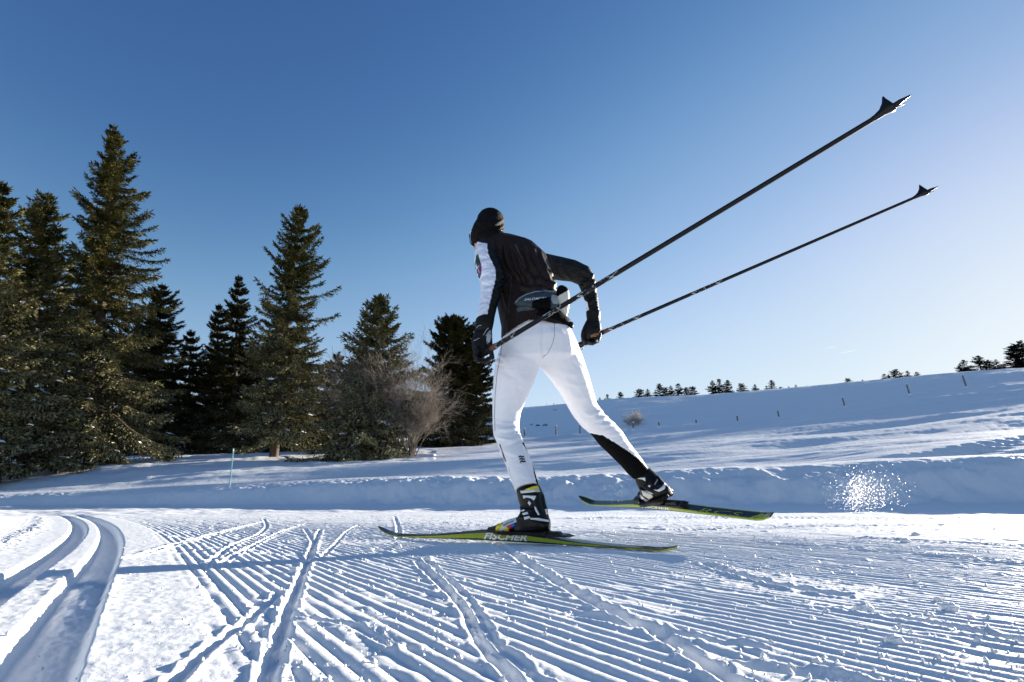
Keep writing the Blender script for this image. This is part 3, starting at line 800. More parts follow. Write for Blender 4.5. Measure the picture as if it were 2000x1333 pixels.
# ------------------------------------------------------------------ materials of the skier
def cloth(name, col, rough, s1, d1, vec=None, spec=.3, sheen=0.0, sheen_tint=None):
    m, t, b = new_mat(name, col, rough, spec=spec)
    n = add_noise(t, s1, 3, .55, vec_scale=vec); n2 = add_noise(t, 900, 1, .5)
    p = add_bump(t, b, n.outputs[0], 1.0, d1); add_bump(t, b, n2.outputs[0], .25, .0006, p)
    if sheen: b.inputs["Sheen Weight"].default_value = sheen
    return m
M_WHITE = cloth("white_stretch_cloth", (.80, .80, .83), .62, 9, .006, (1, 1, 2.6))
M_WHITE_SL = cloth("white_sleeve_cloth", (.74, .78, .88), .55, 20, .016, (1, 1, 2.2))
M_BLACK = cloth("black_softshell", (.020, .012, .009), .48, 7, .024, (1.6, 1.6, .6), spec=.14)
M_SLEEVE = cloth("black_sleeve_cloth", (.008, .007, .006), .5, 24, .018, (1, 1, 1.8), spec=.2)
M_PANEL = cloth("black_panel_cloth", (.004, .004, .0045), .8, 30, .004, spec=.05)
M_KNIT = cloth("black_knit", (.006, .0055, .0055), .75, 60, .006, spec=.1)
M_GLOVE = cloth("black_glove_leather", (.006, .0055, .0055), .5, 40, .006, spec=.2)
M_GLOVE_T, _, _ = new_mat("brown_glove_highlight", (.16, .085, .045), .5)
M_SKIN, _, _b = new_mat("skin", (.55, .30, .20), .5)
M_PACK = cloth("slate_pack_cloth", (.035, .050, .058), .5, 50, .004, spec=.4)
M_TRIM, _, _ = new_mat("grey_trim", (.33, .36, .36), .5)
M_TRIMD, _, _ = new_mat("dull_trim", (.12, .11, .11), .5)
M_CREAM, _, _ = new_mat("cream_pack_fabric", (.62, .59, .50), .55)
M_PRINT_W, _, _ = new_mat("white_print", (.75, .75, .74), .5)
M_PRINT_G, _, _ = new_mat("silver_print", (.30, .31, .30), .35, spec=.6)
M_PRINT_K, _, _ = new_mat("black_print", (.012, .012, .014), .5)
M_BOOT, _, _ = new_mat("black_boot_plastic", (.004, .004, .004), .34, spec=.22)
M_BOOT_W, _, _ = new_mat("white_boot_panels", (.70, .74, .74), .3)
M_BOOT_CR, _, _ = new_mat("cream_boot_lining", (.50, .47, .30), .6)
M_YEL, _, _ = new_mat("yellow_panel", (.75, .62, .02), .4)
M_RED, _, _ = new_mat("red_panel", (.60, .02, .03), .4)
M_BLUE, _, _ = new_mat("blue_panel", (.02, .12, .52), .4)
M_LIME, _, _ = new_mat("lime_ski_lacquer", (.26, .33, .010), .25, spec=.6)
M_SKIK, _, _ = new_mat("black_ski_lacquer", (.012, .013, .018), .22, spec=.6)
M_NAVY, _, _ = new_mat("navy_ski_lacquer", (.012, .03, .055), .25, spec=.6)
M_BIND, _, _ = new_mat("black_binding_plastic", (.006, .006, .0065), .4, spec=.25)
M_METAL, _, _ = new_mat("steel", (.5, .5, .5), .3, metal=1.0)
M_CARBON, _, _ = new_mat("carbon_shaft", (.004, .0045, .006), .32, spec=.2)
M_CORK, _, _ = new_mat("red_brown_grip", (.09, .025, .015), .5)
M_PURPLE, _, _ = new_mat("purple_print", (.16, .02, .14), .5)
M_GREEN_D, _, _ = new_mat("dark_green_print", (.012, .04, .025), .5)
M_LENS, _, _ = new_mat("dark_lens", (.01, .01, .012), .08, spec=.8)

foot_front = at(1035, 1040, 2.38)
skier = empty("person", (foot_front[0], foot_front[1], 0.0))
tag(skier, "skier in black jacket, white trousers and black hat skating away on yellow green skis", "person")
def sk(o): return local(o, skier)

# ---- trousers
pelvis = [(990, 600, 1098, 596, 2.56, .70), (984, 625, 1106, 618, 2.54, .72), (981, 650, 1113, 636, 2.52, .80), (977, 675, 1123, 664, 2.51, .80), (972, 700, 1128, 690, 2.52, .72), (985, 716, 1112, 712, 2.53, .5)]
legL = [(982, 655, 1058, 655, 2.50, .95), (977, 680, 1060, 682, 2.50, .98), (968, 706, 1054, 714, 2.50, 1.0), (964, 738, 1044, 744, 2.51, 1.0), (961.5, 775, 1029, 776, 2.53, 1.0), (961.5, 808, 1017, 808, 2.54, 1.0),
        (962, 832, 1014, 832, 2.54, 1.0), (963, 848, 1016, 848, 2.52, 1.0), (970, 864, 1021, 861, 2.50, 1.0), (978, 886, 1030, 882, 2.47, 1.0), (988, 911, 1040, 905, 2.44, 1.0), (997, 935, 1047, 929, 2.41, .98), (1005, 961, 1053, 950, 2.385, .95)]
legR = [(1030, 655, 1114, 640, 2.54, .9), (1040, 685, 1127, 668, 2.55, .95), (1054, 716, 1139, 699, 2.57, 1.0), (1074, 742, 1150, 732, 2.60, 1.0), (1091, 765, 1158, 761, 2.63, 1.0), (1105, 789, 1166, 788, 2.66, 1.0), (1119, 813, 1182, 810, 2.68, 1.0),
        (1136, 834, 1200, 826, 2.70, .98), (1154, 849, 1215, 842, 2.72, .98), (1171, 870, 1228, 863, 2.74, .98), (1192, 890, 1241, 880, 2.76, .95), (1213, 911, 1254, 897, 2.78, .92), (1227, 927, 1262, 910, 2.79, .95), (1238, 937, 1267, 917, 2.795, 1.0)]
V, Fq, N = remeshed([tube(pelvis), tube(legL), tube(legR)], .0050, 10, .5)
uv = proj(V)
CR_T = [(975, 840, 1012, 834, .0050, 3.2), (966, 852, 1000, 860, .0045, 3), (985, 866, 1018, 852, .005, 3.2), (968, 822, 1004, 826, .0022, 3), (1000, 846, 1018, 838, .003, 2.5), (975, 874, 1010, 890, .002, 3), (1012, 925, 1046, 935, .0015, 3), (1005, 945, 1040, 940, .0018, 3),
        (1150, 812, 1180, 800, .0060, 3.5), (1158, 822, 1190, 812, .0065, 3.2), (1140, 806, 1172, 818, .0035, 3), (1172, 832, 1203, 824, .004, 3), (1146, 838, 1190, 842, .0028, 4), (1180, 850, 1215, 846, .0028, 3), (1120, 700, 1142, 712, .0030, 4), (1080, 715, 1130, 735, .0032, 5),
        (1095, 745, 1150, 752, .0022, 4), (1060, 700, 1110, 690, .003, 5), (985, 700, 1010, 735, .0025, 6), (1000, 705, 1030, 748, .0022, 6), (968, 690, 985, 700, .003, 3), (966, 704, 982, 712, .0028, 3), (1215, 880, 1236, 868, .0024, 3), (1225, 893, 1246, 882, .0024, 3), (1236, 905, 1256, 893, .0024, 3),
        (1185, 868, 1222, 858, .0018, 3), (1110, 770, 1150, 780, .0018, 5), (1100, 735, 1140, 762, .002, 5), (1062, 640, 1064, 700, -.0035, 3), (1012, 905, 1030, 912, .0012, 3)]
V = folds(V, N, uv, CR_T)
uv = proj(V); fc = uv[Fq].mean(1)
panelR = [(1150, 846), (1178, 851), (1196, 862), (1225, 880), (1248, 898), (1262, 912), (1275, 925), (1240, 945), (1190, 900), (1150, 860)]
panelL = [(1020, 866), (1031, 884), (1040, 905), (1043, 925), (1049, 950), (1060, 955), (1052, 900), (1030, 860)]
fm = np.zeros(len(Fq), int); fm[poly_in(fc, panelR)] = 1; fm[poly_in(fc, panelL)] = 1
trs = sk(mesh_obj("trousers", V, Fq, [M_WHITE, M_PANEL], fmat=fm)); TB = bvh_of(V, Fq)
M_SEAM, _, _ = new_mat("grey_seam", (.30, .30, .36), .7)
patch("seam", ribbon([(982, 652), (978, 690), (971, 730), (967, 775), (966, 815), (967, 842)], 1.1), TB, M_SEAM, trs, .0008, g=4)
patch("seam", ribbon([(978, 872), (986, 905), (996, 935), (1007, 962)], 1.0), TB, M_SEAM, trs, .0008, g=4)
patch("seam", ribbon([(1083, 632), (1083, 655), (1079, 672), (1070, 690), (1058, 700)], 1.0), TB, M_SEAM, trs, .0008, g=4)
patch("zip", ribbon([(976, 868), (981, 882), (988, 902)], 1.8), TB, M_PRINT_K, trs, .001, g=3)
for dx, dy in ((0, 0), (1.4, 4.6), (2.8, 9.2)):
    patch("emblem", ribbon([(1013 + dx, 893 + dy), (1016.5 + dx, 891.5 + dy), (1019.5 + dx, 893 + dy), (1023.5 + dx, 892 + dy)], 3.0), TB, M_PRINT_K, trs, .001, g=2)
lettering("lettering", "sportful", (1014.5, 906.5), (12, -3.2), (.8, -2.4), TB, M_PRINT_K, trs)

# ---- jacket
torso = [(952, 470, 990, 466, 2.72, .9), (944, 480, 1018, 474, 2.70, .72), (940, 492, 1048, 484, 2.68, .66), (946, 510, 1068, 502, 2.66, .62), (957, 535, 1078, 530, 2.63, .62), (964, 565, 1087, 560, 2.60, .64), (969, 590, 1094, 585, 2.57, .66),
         (974, 615, 1103, 608, 2.54, .72), (979, 640, 1111, 626, 2.52, .80), (978, 668, 1116, 648, 2.51, .86)]
armL = [(960, 492, 990, 480, 2.62, .9), (930, 484, 968, 478, 2.60, .9), (927, 494, 970, 500, 2.57, .95), (926, 510, 977, 514, 2.55, .95), (931, 532, 984, 532, 2.52, .95), (938, 552, 987, 550, 2.49, .95), (939, 572, 979, 573, 2.46, .95), (936, 596, 972, 596, 2.43, .95), (933, 618, 967, 616, 2.40, .95), (932, 630, 965, 626, 2.39, .95)]
armR = [(1050, 548, 1040, 492, 2.70, .8), (1078, 545, 1070, 498, 2.74, .75), (1098, 548, 1095, 503, 2.77, .75), (1117, 550, 1122, 509, 2.79, .78), (1130, 556, 1150, 522, 2.80, .8), (1134, 566, 1162, 545, 2.80, .92), (1139, 579, 1166, 570, 2.79, .92), (1144, 595, 1169, 590, 2.77, .92), (1146, 614, 1171, 612, 2.755, .92)]
V, Fq, N = remeshed([tube(torso), tube(armL), tube(armR)], .0048, 8, .5)
uv = proj(V)
CR_J = [(986, 480, 1000, 530, .013, 5), (1006, 478, 1030, 545, .014, 5.5), (1000, 528, 1016, 546, .016, 5), (1022, 482, 1054, 538, .014, 5), (1028, 536, 1044, 556, .018, 6), (1040, 488, 1074, 545, .013, 4.5), (1054, 494, 1080, 540, .010, 4), (1048, 543, 1082, 560, .015, 5), (1015, 562, 1070, 558, .011, 4),
        (965, 480, 978, 500, .006, 3), (1036, 574, 1084, 556, .010, 3.5), (985, 560, 996, 610, .006, 4), (1012, 495, 1022, 520, .010, 4), (1062, 520, 1084, 566, .010, 4),
        (930, 500, 962, 494, .003, 3), (930, 516, 962, 508, .003, 4), (936, 532, 980, 520, .0028, 3.5), (937, 552, 966, 545, .004, 4.5), (945, 568, 978, 552, .0035, 3.5), (938, 583, 960, 577, .0025, 4), (950, 600, 970, 592, .003, 3), (970, 520, 982, 532, .006, 3), (972, 548, 986, 538, .007, 3), (970, 562, 985, 552, .006, 3), (966, 590, 975, 572, .005, 3),
        (1090, 510, 1115, 545, .004, 4), (1135, 525, 1160, 540, .006, 3.5), (1136, 552, 1163, 550, .007, 3), (1133, 563, 1158, 536, .006, 3), (1140, 572, 1164, 566, .004, 3), (1142, 590, 1166, 586, .003, 3), (1155, 535, 1163, 560, .005, 2.5)]
V = folds(V, N, uv, CR_J)
uv = proj(V); fc = uv[Fq].mean(1); NF = N[Fq].mean(1); toc = np.array([0, 0, CAM_H]) - V[Fq].mean(1); front = (NF * toc).sum(1) > 0
hem_u = [960, 979, 990, 1003, 1018, 1033, 1052, 1070, 1090, 1106, 1130]; hem_v = [664, 660, 652, 642, 632, 625, 626, 629, 634, 639, 640]
isT = (V[Fq].mean(1)[:, 2] < at(1045, 600, 2.52)[2]) & (fc[:, 0] > 968) & (fc[:, 0] < 1125)
keep = ~(isT & (fc[:, 1] > np.interp(fc[:, 0], hem_u, hem_v)))
Fk = Fq[keep]; fck = fc[keep]; fr = front[keep]
whiteL = [(915, 470), (951, 476), (953, 495), (960, 510), (968, 528), (967.5, 548), (962, 568), (955.5, 598), (950, 622), (948, 640), (915, 640)]
sleeveL = [(951, 476), (962, 480), (975, 500), (985, 528), (990, 548), (981, 573), (972, 600), (966, 640), (948, 640), (950, 622), (955.5, 598), (962, 568), (967.5, 548), (968, 528), (960, 510), (953, 495)]
DL = V[Fk].mean(1)[:, 1]
fm = np.zeros(len(Fk), int); onarm = (fck[:, 0] < 992) & (DL < 2.70)
fm[poly_in(fck, whiteL) & onarm & fr] = 1; fm[poly_in(fck, sleeveL) & onarm & fr] = 2
fm[fck[:, 0] > 1082] = np.where(fck[fck[:, 0] > 1082][:, 1] < 620, 2, fm[fck[:, 0] > 1082])
fm[poly_in(fck, [(1139, 585), (1147, 590), (1152, 613), (1142, 616), (1140, 600)])] = 1
jk = sk(mesh_obj("jacket", V, Fk, [M_BLACK, M_WHITE_SL, M_SLEEVE], fmat=fm)); JB = bvh_of(V, Fq)
def jp(*a, **k): o = patch(*a, **k); return o
patch("sleeve_badge", [(930, 500), (934, 497), (938, 512), (940, 522), (939.5, 535), (937, 545), (931, 535), (928, 518)], JB, M_GREEN_D, jk, .0012, g=2.5)
patch("sleeve_badge", [(936, 518), (939.5, 514), (940.5, 524), (940, 535), (937.5, 542), (935, 530)], JB, M_PURPLE, jk, .0018, g=2.5)
patch("sleeve_badge", ribbon([(930, 516), (937, 533)], .9), JB, M_PRINT_W, jk, .0026, g=3); patch("sleeve_badge", ribbon([(929.5, 527), (936, 520)], .8), JB, M_PRINT_W, jk, .0026, g=3)
patch("piping", ribbon([(1000, 530), (998, 560), (995, 590), (994, 612)], .7), JB, M_PACK, jk, .001, g=4)
patch("piping", ribbon([(1006, 478), (1020, 505), (1026, 525)], .8), JB, M_TRIMD, jk, .001, g=4)

# ---- belt pack on the lower back: a pouch, a cream bottle pocket and the belt
pack = patch("belt_pack", [(1004, 594), (1012, 584), (1027, 575), (1045, 569), (1065, 567), (1085, 570), (1100, 578), (1108, 588), (1098, 597), (1084, 604), (1070, 603), (1050, 602), (1030, 603), (1012, 600)], JB, M_PACK, None, .004, .017, 3, 12, .004)
tag(pack, kind=None); sk(pack)
def onp(o): o.parent = pack; return o
PB = bvh_of([v.co for v in pack.data.vertices], [p.vertices for p in pack.data.polygons])
onp(patch("piping", ribbon([(1006, 592), (1014, 583.5), (1028, 575.5), (1046, 570.2), (1066, 568.6), (1085, 571.5), (1099, 579)], 1.1), PB, M_TRIM, None, .0012, g=3))
onp(patch("piping", ribbon([(1084, 571.5), (1092, 576), (1099, 583), (1102, 588)], 1.0), PB, M_TRIM, None, .0012, g=3))
onp(lettering("lettering", "SALOMON", (1024, 588.2), (42, -3.2), (.5, -4.6), PB, M_PRINT_W, None, shear=.2))
onp(patch("panel", [(1078, 576), (1090, 578), (1098, 586), (1090, 594), (1080, 594), (1076, 585)], PB, M_TRIM, None, .0012, g=3))
onp(patch("pocket", [(1009, 604), (1020, 600), (1034, 601), (1046, 604), (1034, 607), (1020, 608), (1011, 611)], JB, M_PACK, None, .006, .012, 3, 6, .004))
onp(patch("pocket", [(1066, 588), (1072, 588), (1073, 605), (1064, 606), (1040, 603), (1042, 594)], JB, M_PANEL, None, .022, .010, 3, 6, .004))
# bottle pocket standing out at the right hip
bp_ = [(1088, 563, 1103, 562, 2.47, 1.0), (1087, 568, 1110, 566, 2.46, 1.0), (1087, 580, 1113, 579, 2.455, 1.0), (1089, 595, 1113, 594, 2.45, 1.0), (1092, 610, 1110, 610, 2.45, 1.0), (1095, 620, 1106, 621, 2.455, .9)]
Vb, Fb, Nb = remeshed([tube(bp_)], .004, 4)
ub = proj(Vb)[Fb].mean(1)
fmb = np.where((ub[:, 1] < 566 + (1113 - ub[:, 0]) * .55), 1, 0)
onp(mesh_obj("bottle_pocket", Vb, Fb, [M_CREAM, M_PANEL], fmat=fmb))
onp(patch("strap", [(1052, 606), (1080, 606), (1096, 612), (1108, 622), (1120, 631), (1118, 641), (1108, 636), (1094, 628), (1076, 620), (1048, 616)], JB, M_PANEL, None, .006, .006, 3, 5, .004))
bk = weld([blob(at(1112, 632, 2.46), (.020, .012, .010)), blob(at(1116, 637, 2.45), (.010, .010, .014))])
onp(mesh_obj("buckle", bk[0], bk[1], M_BIND))

# ---- body: one continuous figure under the clothes, with head and face
hc = at(949, 456, 2.77); fwd = np.array([-.60, .76, -.24]); fwd /= np.linalg.norm(fwd); upv = np.array([-.10, .12, 1.]); upv -= fwd * (upv @ fwd); upv /= np.linalg.norm(upv); rt = np.cross(fwd, upv)
FR = np.array([rt, fwd, upv])
def hp(x, y, z): return hc + rt * x + fwd * y + upv * z
def shrink(secs, f):
    o = []
    for a, b, c, d, D, r in secs:
        mu, mv = (a + c) / 2, (b + d) / 2; o.append((mu + (a - mu) * f, mv + (b - mv) * f, mu + (c - mu) * f, mv + (d - mv) * f, D, r))
    return o
head = [blob(hp(0, -.005, .012), (.068, .088, .082), FR), blob(hp(0, .028, -.045), (.056, .062, .072), FR), blob(hp(0, .072, -.085), (.026, .024, .024), FR),
        blob(hp(0, .100, -.018), (.012, .020, .026), FR, 10), blob(hp(0, .112, -.034), (.016, .014, .011), FR, 10), blob(hp(0, .088, -.062), (.024, .014, .008), FR, 10), blob(hp(0, .086, -.072), (.020, .013, .007), FR, 10),
        blob(hp(0, .088, .020), (.050, .014, .010), FR, 10), blob(hp(-.068, .0, -.010), (.010, .020, .032), FR, 10), blob(hp(.068, .0, -.010), (.010, .020, .032), FR, 10),
        blob(hp(-.032, .080, .002), (.014, .012, .010), FR, 10), blob(hp(.032, .080, .002), (.014, .012, .010), FR, 10),
        chain([hp(0, -.02, -.03), at(968, 476, 2.73), at(978, 492, 2.70)], [.058, .060, .07], 14)]
ankL = at(1040, 985, 2.37); ankR = at(1262, 940, 2.80)
hand_l = [chain([at(949, 615, 2.405), at(945, 640, 2.383), at(941, 672, 2.365)], [.020, .017, .013])]
hand_r = [chain([at(1159, 612, 2.755), at(1157, 640, 2.745), at(1155, 655, 2.74)], [.019, .017, .013])]
body_parts = head + [tube(shrink(torso[1:-1], .86)), tube(shrink(pelvis[:-1], .88)), tube(shrink(armL[1:], .74)), tube(shrink(armR, .74)), tube(shrink(legL, .82)), tube(shrink(legR, .82)),
              chain([at(1031, 950, 2.385), at(1038, 978, 2.375), at(1043, 1018, 2.36), at(1015, 1028, 2.39)], [.045, .036, .032, .024]), chain([at(1252, 925, 2.795), at(1268, 945, 2.78), at(1280, 960, 2.76), at(1268, 968, 2.80)], [.040, .034, .028, .022])] + hand_l + hand_r
V, Fq, N = remeshed(body_parts, .0085, 4, .5)
sk(mesh_obj("body", V, Fq, M_SKIN))
# collar / neck warmer
V, Fq, N = remeshed([chain([hp(0, -.022, -.055), at(966, 474, 2.73), at(976, 482, 2.71)], [.072, .076, .07], 18)], .005, 4); sk(mesh_obj("neck_warmer", V, Fq, M_KNIT))
# hat
hatS = [(941, 418.5, 974, 417, 2.79, .9), (936, 422, 978, 420, 2.785, 1.0), (932, 428, 984, 426, 2.78, 1.1), (930, 436, 985, 436, 2.775, 1.15), (924, 445, 985, 446, 2.77, 1.15), (920, 456, 986, 455, 2.765, 1.12), (918.5, 466, 986, 465, 2.76, 1.1), (930, 473, 985, 472, 2.745, .8)]
V, Fq, N = remeshed([tube(hatS, 28)], .0045, 4, .5); uv = proj(V)
V = folds(V, N, uv, [(934, 440, 962, 424, .006, 3), (960, 440, 984, 428, .006, 3), (965, 450, 986, 440, .004, 2.2), (965, 456, 986, 447, .004, 2.2), (925, 456, 945, 450, .003, 2.5), (930, 430, 950, 446, .004, 3), (966, 461, 986, 454, .003, 2)])
hat = sk(mesh_obj("hat", V, Fq, M_KNIT)); HB = bvh_of(V, Fq)
o = patch("hat_badge", [(977, 451), (980.5, 450), (980.5, 459), (977.5, 460)], HB, M_PRINT_W, hat, .001, g=3)
# sunglasses: lens band across the face, arms over the ears
gp = []
for a in np.linspace(-1.25, 1.25, 13):
    gp.append([hp(.078 * math.sin(a) * 1.05, .020 + .088 * math.cos(a), .016), hp(.078 * math.sin(a) * 1.07, .018 + .090 * math.cos(a), -.022)])
GV = [p for q in gp for p in q]; GV += [p * 1.0 + fwd * .003 for p in GV]; m = 13
GF = [(2 * i, 2 * i + 1, 2 * i + 3, 2 * i + 2) for i in range(m - 1)] + [(2 * m + 2 * i + 2, 2 * m + 2 * i + 3, 2 * m + 2 * i + 1, 2 * m + 2 * i) for i in range(m - 1)]
gl = sk(mesh_obj("sunglasses", np.array(GV), GF, M_LENS))
for s in (-1, 1):
    v, f = chain([hp(s * .078, .05, .006), hp(s * .084, .0, .004), hp(s * .080, -.03, -.006)], [.003, .003, .003], 6); t_ = mesh_obj("glasses_arm", v, f, M_PRINT_W, gl)  # arms coloured white for the glint on a dark frame

# ---- gloves: palm, four unequal bent fingers and a thumb closed on the grip
def glove(cuffs, palm, fingers, thumb, name):
    parts = [tube(cuffs), tube(palm)]
    for pts, r in fingers: parts.append(chain(pts, r, 10))
    parts.append(chain(*thumb, 10))
    V, Fq, N = remeshed(parts, .0032, 3, .5); o = sk(mesh_obj(name, V, Fq, M_GLOVE)); return o, bvh_of(V, Fq)
cufL = [(929, 626, 966, 621, 2.392, 1.0), (928, 632, 965, 628, 2.388, 1.02), (928, 640, 963, 638, 2.38, .95), (926, 648, 961, 647, 2.375, .8)]
palL = [(928, 644, 961, 644, 2.378, .70), (924, 655, 962, 656, 2.37, .62), (922, 668, 958, 668, 2.365, .60), (922, 680, 954, 679, 2.36, .62), (925, 692, 950, 690, 2.355, .7)]
fL = []
for i in range(4):
    D = 2.335 + .0185 * i; q = [0, 2, 1, -2][i]
    fL.append(([at(934 + 1.2 * i, 682, D), at(929 + 1.5 * i, 695, D - .004), at(934 + 2 * i, 706 + q * .6, D - .004), at(945 + 2 * i, 708 + q * .5, D), at(953 + 1.5 * i, 701 + q * .5, D)], [.0125, .0122, .0115, .0108, .0100]))
thL = ([at(955, 656, 2.352), at(957, 672, 2.338), at(959, 688, 2.33), at(962, 699, 2.33)], [.0150, .0130, .0118, .0105])
glL, GBL = glove(cufL, palL, fL, thL, "glove")
def ong(o, g): o.parent = g; return o
ong(patch("glove_strap", ribbon([(944, 655), (950, 645), (954, 641)], 1.3), GBL, M_TRIM, None, .001, g=3), glL)
ong(patch("glove_strap", ribbon([(931, 641), (934, 637), (940, 636)], 1.1), GBL, M_TRIM, None, .001, g=3), glL)
ong(patch("glove_strap", ribbon([(949, 657), (953, 650), (957, 646)], 1.2), GBL, M_TRIM, None, .001, g=3), glL)
ong(patch("piping", ribbon([(922, 667), (928, 665), (936, 661)], .9), GBL, M_TRIM, None, .001, g=3), glL)
ong(patch("palm_patch", [(953, 650), (958, 646), (960, 656), (957, 668), (952, 673), (950, 662)], GBL, M_TRIM, None, .001, g=2.5), glL)
cufR = [(1144.5, 609, 1172.5, 609, 2.757, 1.0), (1145, 616, 1173, 616, 2.755, 1.02), (1146, 624, 1172, 624, 2.75, .95), (1144, 631, 1172, 630, 2.747, .85)]
palR = [(1144, 628, 1172, 627, 2.748, .8), (1139, 638, 1174, 637, 2.742, .7), (1135, 648, 1174, 647, 2.738, .66), (1134, 658, 1172, 657, 2.735, .66), (1138, 666, 1166, 665, 2.735, .6)]
fR = []
for i in range(4):
    D = 2.70 + .018 * i
    fR.append(([at(1168 - 1 * i, 642, D), at(1171 - 1.5 * i, 655, D - .006), at(1167 - 2.5 * i, 667, D - .006), at(1157 - 3 * i, 672 - i * .4, D), at(1148 - 2.5 * i, 668, D + .004)], [.0125, .0122, .0115, .0108, .010]))
thR = ([at(1146, 640, 2.725), at(1140, 652, 2.71), at(1139, 664, 2.705), at(1144, 672, 2.705)], [.0145, .013, .0118, .0105])
glR, GBR = glove(cufR, palR, fR, thR, "glove")
ong(patch("palm_patch", [(1153, 656), (1160, 652), (1169, 651), (1170, 655), (1164, 658), (1154, 659)], GBR, M_GLOVE_T, None, .001, g=2.5), glR)  # brown highlight on the glove, put into the patch colour
ong(patch("glove_strap", ribbon([(1172, 634), (1173, 642), (1171, 650)], 1.4), GBR, M_TRIM, None, .0015, g=3), glR)
ong(patch("palm_patch", [(1164, 665), (1168, 664), (1169, 668), (1165, 669)], GBR, M_TRIM, None, .001, g=2.5), glR)

# ---- skis and boots
def frame(tip, tail, roll):
    f = (tip - tail); L = np.linalg.norm(f); f = f / L; up = np.array([0, 0, 1.]); up -= f * (up @ f); up /= np.linalg.norm(up)
    s = np.cross(f, up)                                           # to the skier's right
    a = math.radians(roll); up2 = up * math.cos(a) + s * math.sin(a); s2 = np.cross(f, up2)
    return f, up2, s2, L
def build_ski(name, label, tip, tail, roll, mats, camber=.010, tipup=.05, thick=.026):
    f, up, s, L = frame(tip, tail, roll); n = 44; V = []; F = []; fm = []
    prof = [(-.5, 0), (-.5, .16), (-.5, .66), (-.44, 1), (-.36, 1.0), (.36, 1.0), (.44, 1), (.5, .66), (.5, .16), (.5, 0)]; k = len(prof)
    prof[1] = (-.5, .22); prof[2] = (-.5, .80)
    for i in range(n):
        t = i / (n - 1)                                           # 0 tail .. 1 tip
        w = .0415 + .004 * abs(t - .5) * 2
        if t > .93: w *= math.sqrt(max(.02, 1 - ((t - .93) / .07) ** 2)) * .92 + .08
        if t < .03: w *= .55 + .45 * t / .03
        th = .0065 + (thick - .0065) * math.exp(-((t - .50) / .20) ** 2)
        h = camber * math.sin(math.pi * min(1, max(0, (t - .05) / .85))) + tipup * max(0, (t - .90) / .10) ** 1.8 + .012 * max(0, (.05 - t) / .05) ** 2
        c = tail + f * (t * L) + up * h
        for a, b in prof: V.append(c + s * (a * w) + up * (b * th))
    for i in range(n - 1):
        for j in range(k):
            j2 = (j + 1) % k; F.append((i * k + j, (i + 1) * k + j, (i + 1) * k + j2, i * k + j2)); fm.append(mats[j])
    F.append(tuple(range(k))); F.append(tuple((n - 1) * k + j for j in range(k))[::-1]); fm += [0, 0]
    # faces are listed round the section: side, bevel, top edge, top, top edge, bevel, side, base
    e = empty(name, (*(tail + f * L * .5)[:2], 0)); tag(e, label, "ski", "skating skis under the skier")
    o = mesh_obj("ski_body", V, F, [M_SKIK, M_LIME, M_NAVY], smooth=False, fmat=fm); local(o, e)
    return e, (f, up, s, L, tail), bvh_of(V, F), o
tipF = np.array([-.668, 2.86, .006]); tailF = np.array([.583, 2.01, .004])
skiF, fF, SBF, sboF = build_ski("ski", "ski flat on the snow under the skier's left boot, yellow green side, FISCHER print", tipF, tailF, -8, [0, 1, 0, 0, 0, 0, 0, 1, 0, 0], .006, .036, .041)
tipR = at(1140, 982, 3.5); tailR = at(1512, 1012, 2.08)
skiR, fR_, SBR, sboR = build_ski("ski", "lifted ski on the skier's right boot, black top with yellow green pattern at its tail", tipR, tailR, -40, [0, 1, 1, 1, 0, 1, 1, 1, 0, 0], .012, .045, .026)

def s_at(fr, u):                       # metres along the ski where the photo column u crosses it
    f, up, s, L, tail = fr; ss = np.linspace(0, L, 600); return ss[np.argmin(np.abs(proj(tail + f * ss[:, None] + up * .03)[:, 0] - u))]
def build_boot(fr, shaft, foot, heel_u, toe_u, lift, name):
    V2, F2, N2 = remeshed([tube(shaft, 22), tube(foot, 22)], .0036, 4, .5)
    uvb = proj(V2); V2 = folds(V2, N2, uvb, BOOT_FOLDS[name + str(int(heel_u))])
    o = sk(mesh_obj(name, V2, F2, M_BOOT)); B = bvh_of(V2, F2)
    f, up, s, L, tail = fr; sh, st = s_at(fr, heel_u), s_at(fr, toe_u); h1 = lift
    sv = []
    for q, w in ((0, .022), (.06, .031), (.25, .034), (.45, .033), (.68, .041), (.85, .040), (.95, .030), (1.0, .018)):
        c = tail + f * (sh + (st - sh) * q) + up * (.036 + h1 * (1 - q) ** 1.3)
        for y, z in ((-w, .0), (-w, .013), (w, .013), (w, .0)): sv.append(c + s * y + up * z)
    sf = []
    for i in range(7):
        for j in range(4): j2 = (j + 1) % 4; sf.append((i * 4 + j, i * 4 + j2, (i + 1) * 4 + j2, (i + 1) * 4 + j))
    sf += [(0, 1, 2, 3), (31, 30, 29, 28)]
    mesh_obj("sole", sv, sf, M_BIND, o, smooth=False)
    return o, B, (sh, st)
BOOT_FOLDS = {"boot1072": [(1014, 988, 1040, 992, -.004, 2.5), (1010, 1003, 1034, 1008, -.003, 2.5), (1040, 1010, 1074, 1014, .003, 2.5), (1042, 965, 1048, 990, .003, 3), (1062, 962, 1070, 1000, .004, 3)],
              "boot1308": [(1250, 950, 1280, 965, -.004, 2.5), (1270, 940, 1290, 960, .003, 3), (1285, 930, 1306, 955, .003, 3)]}
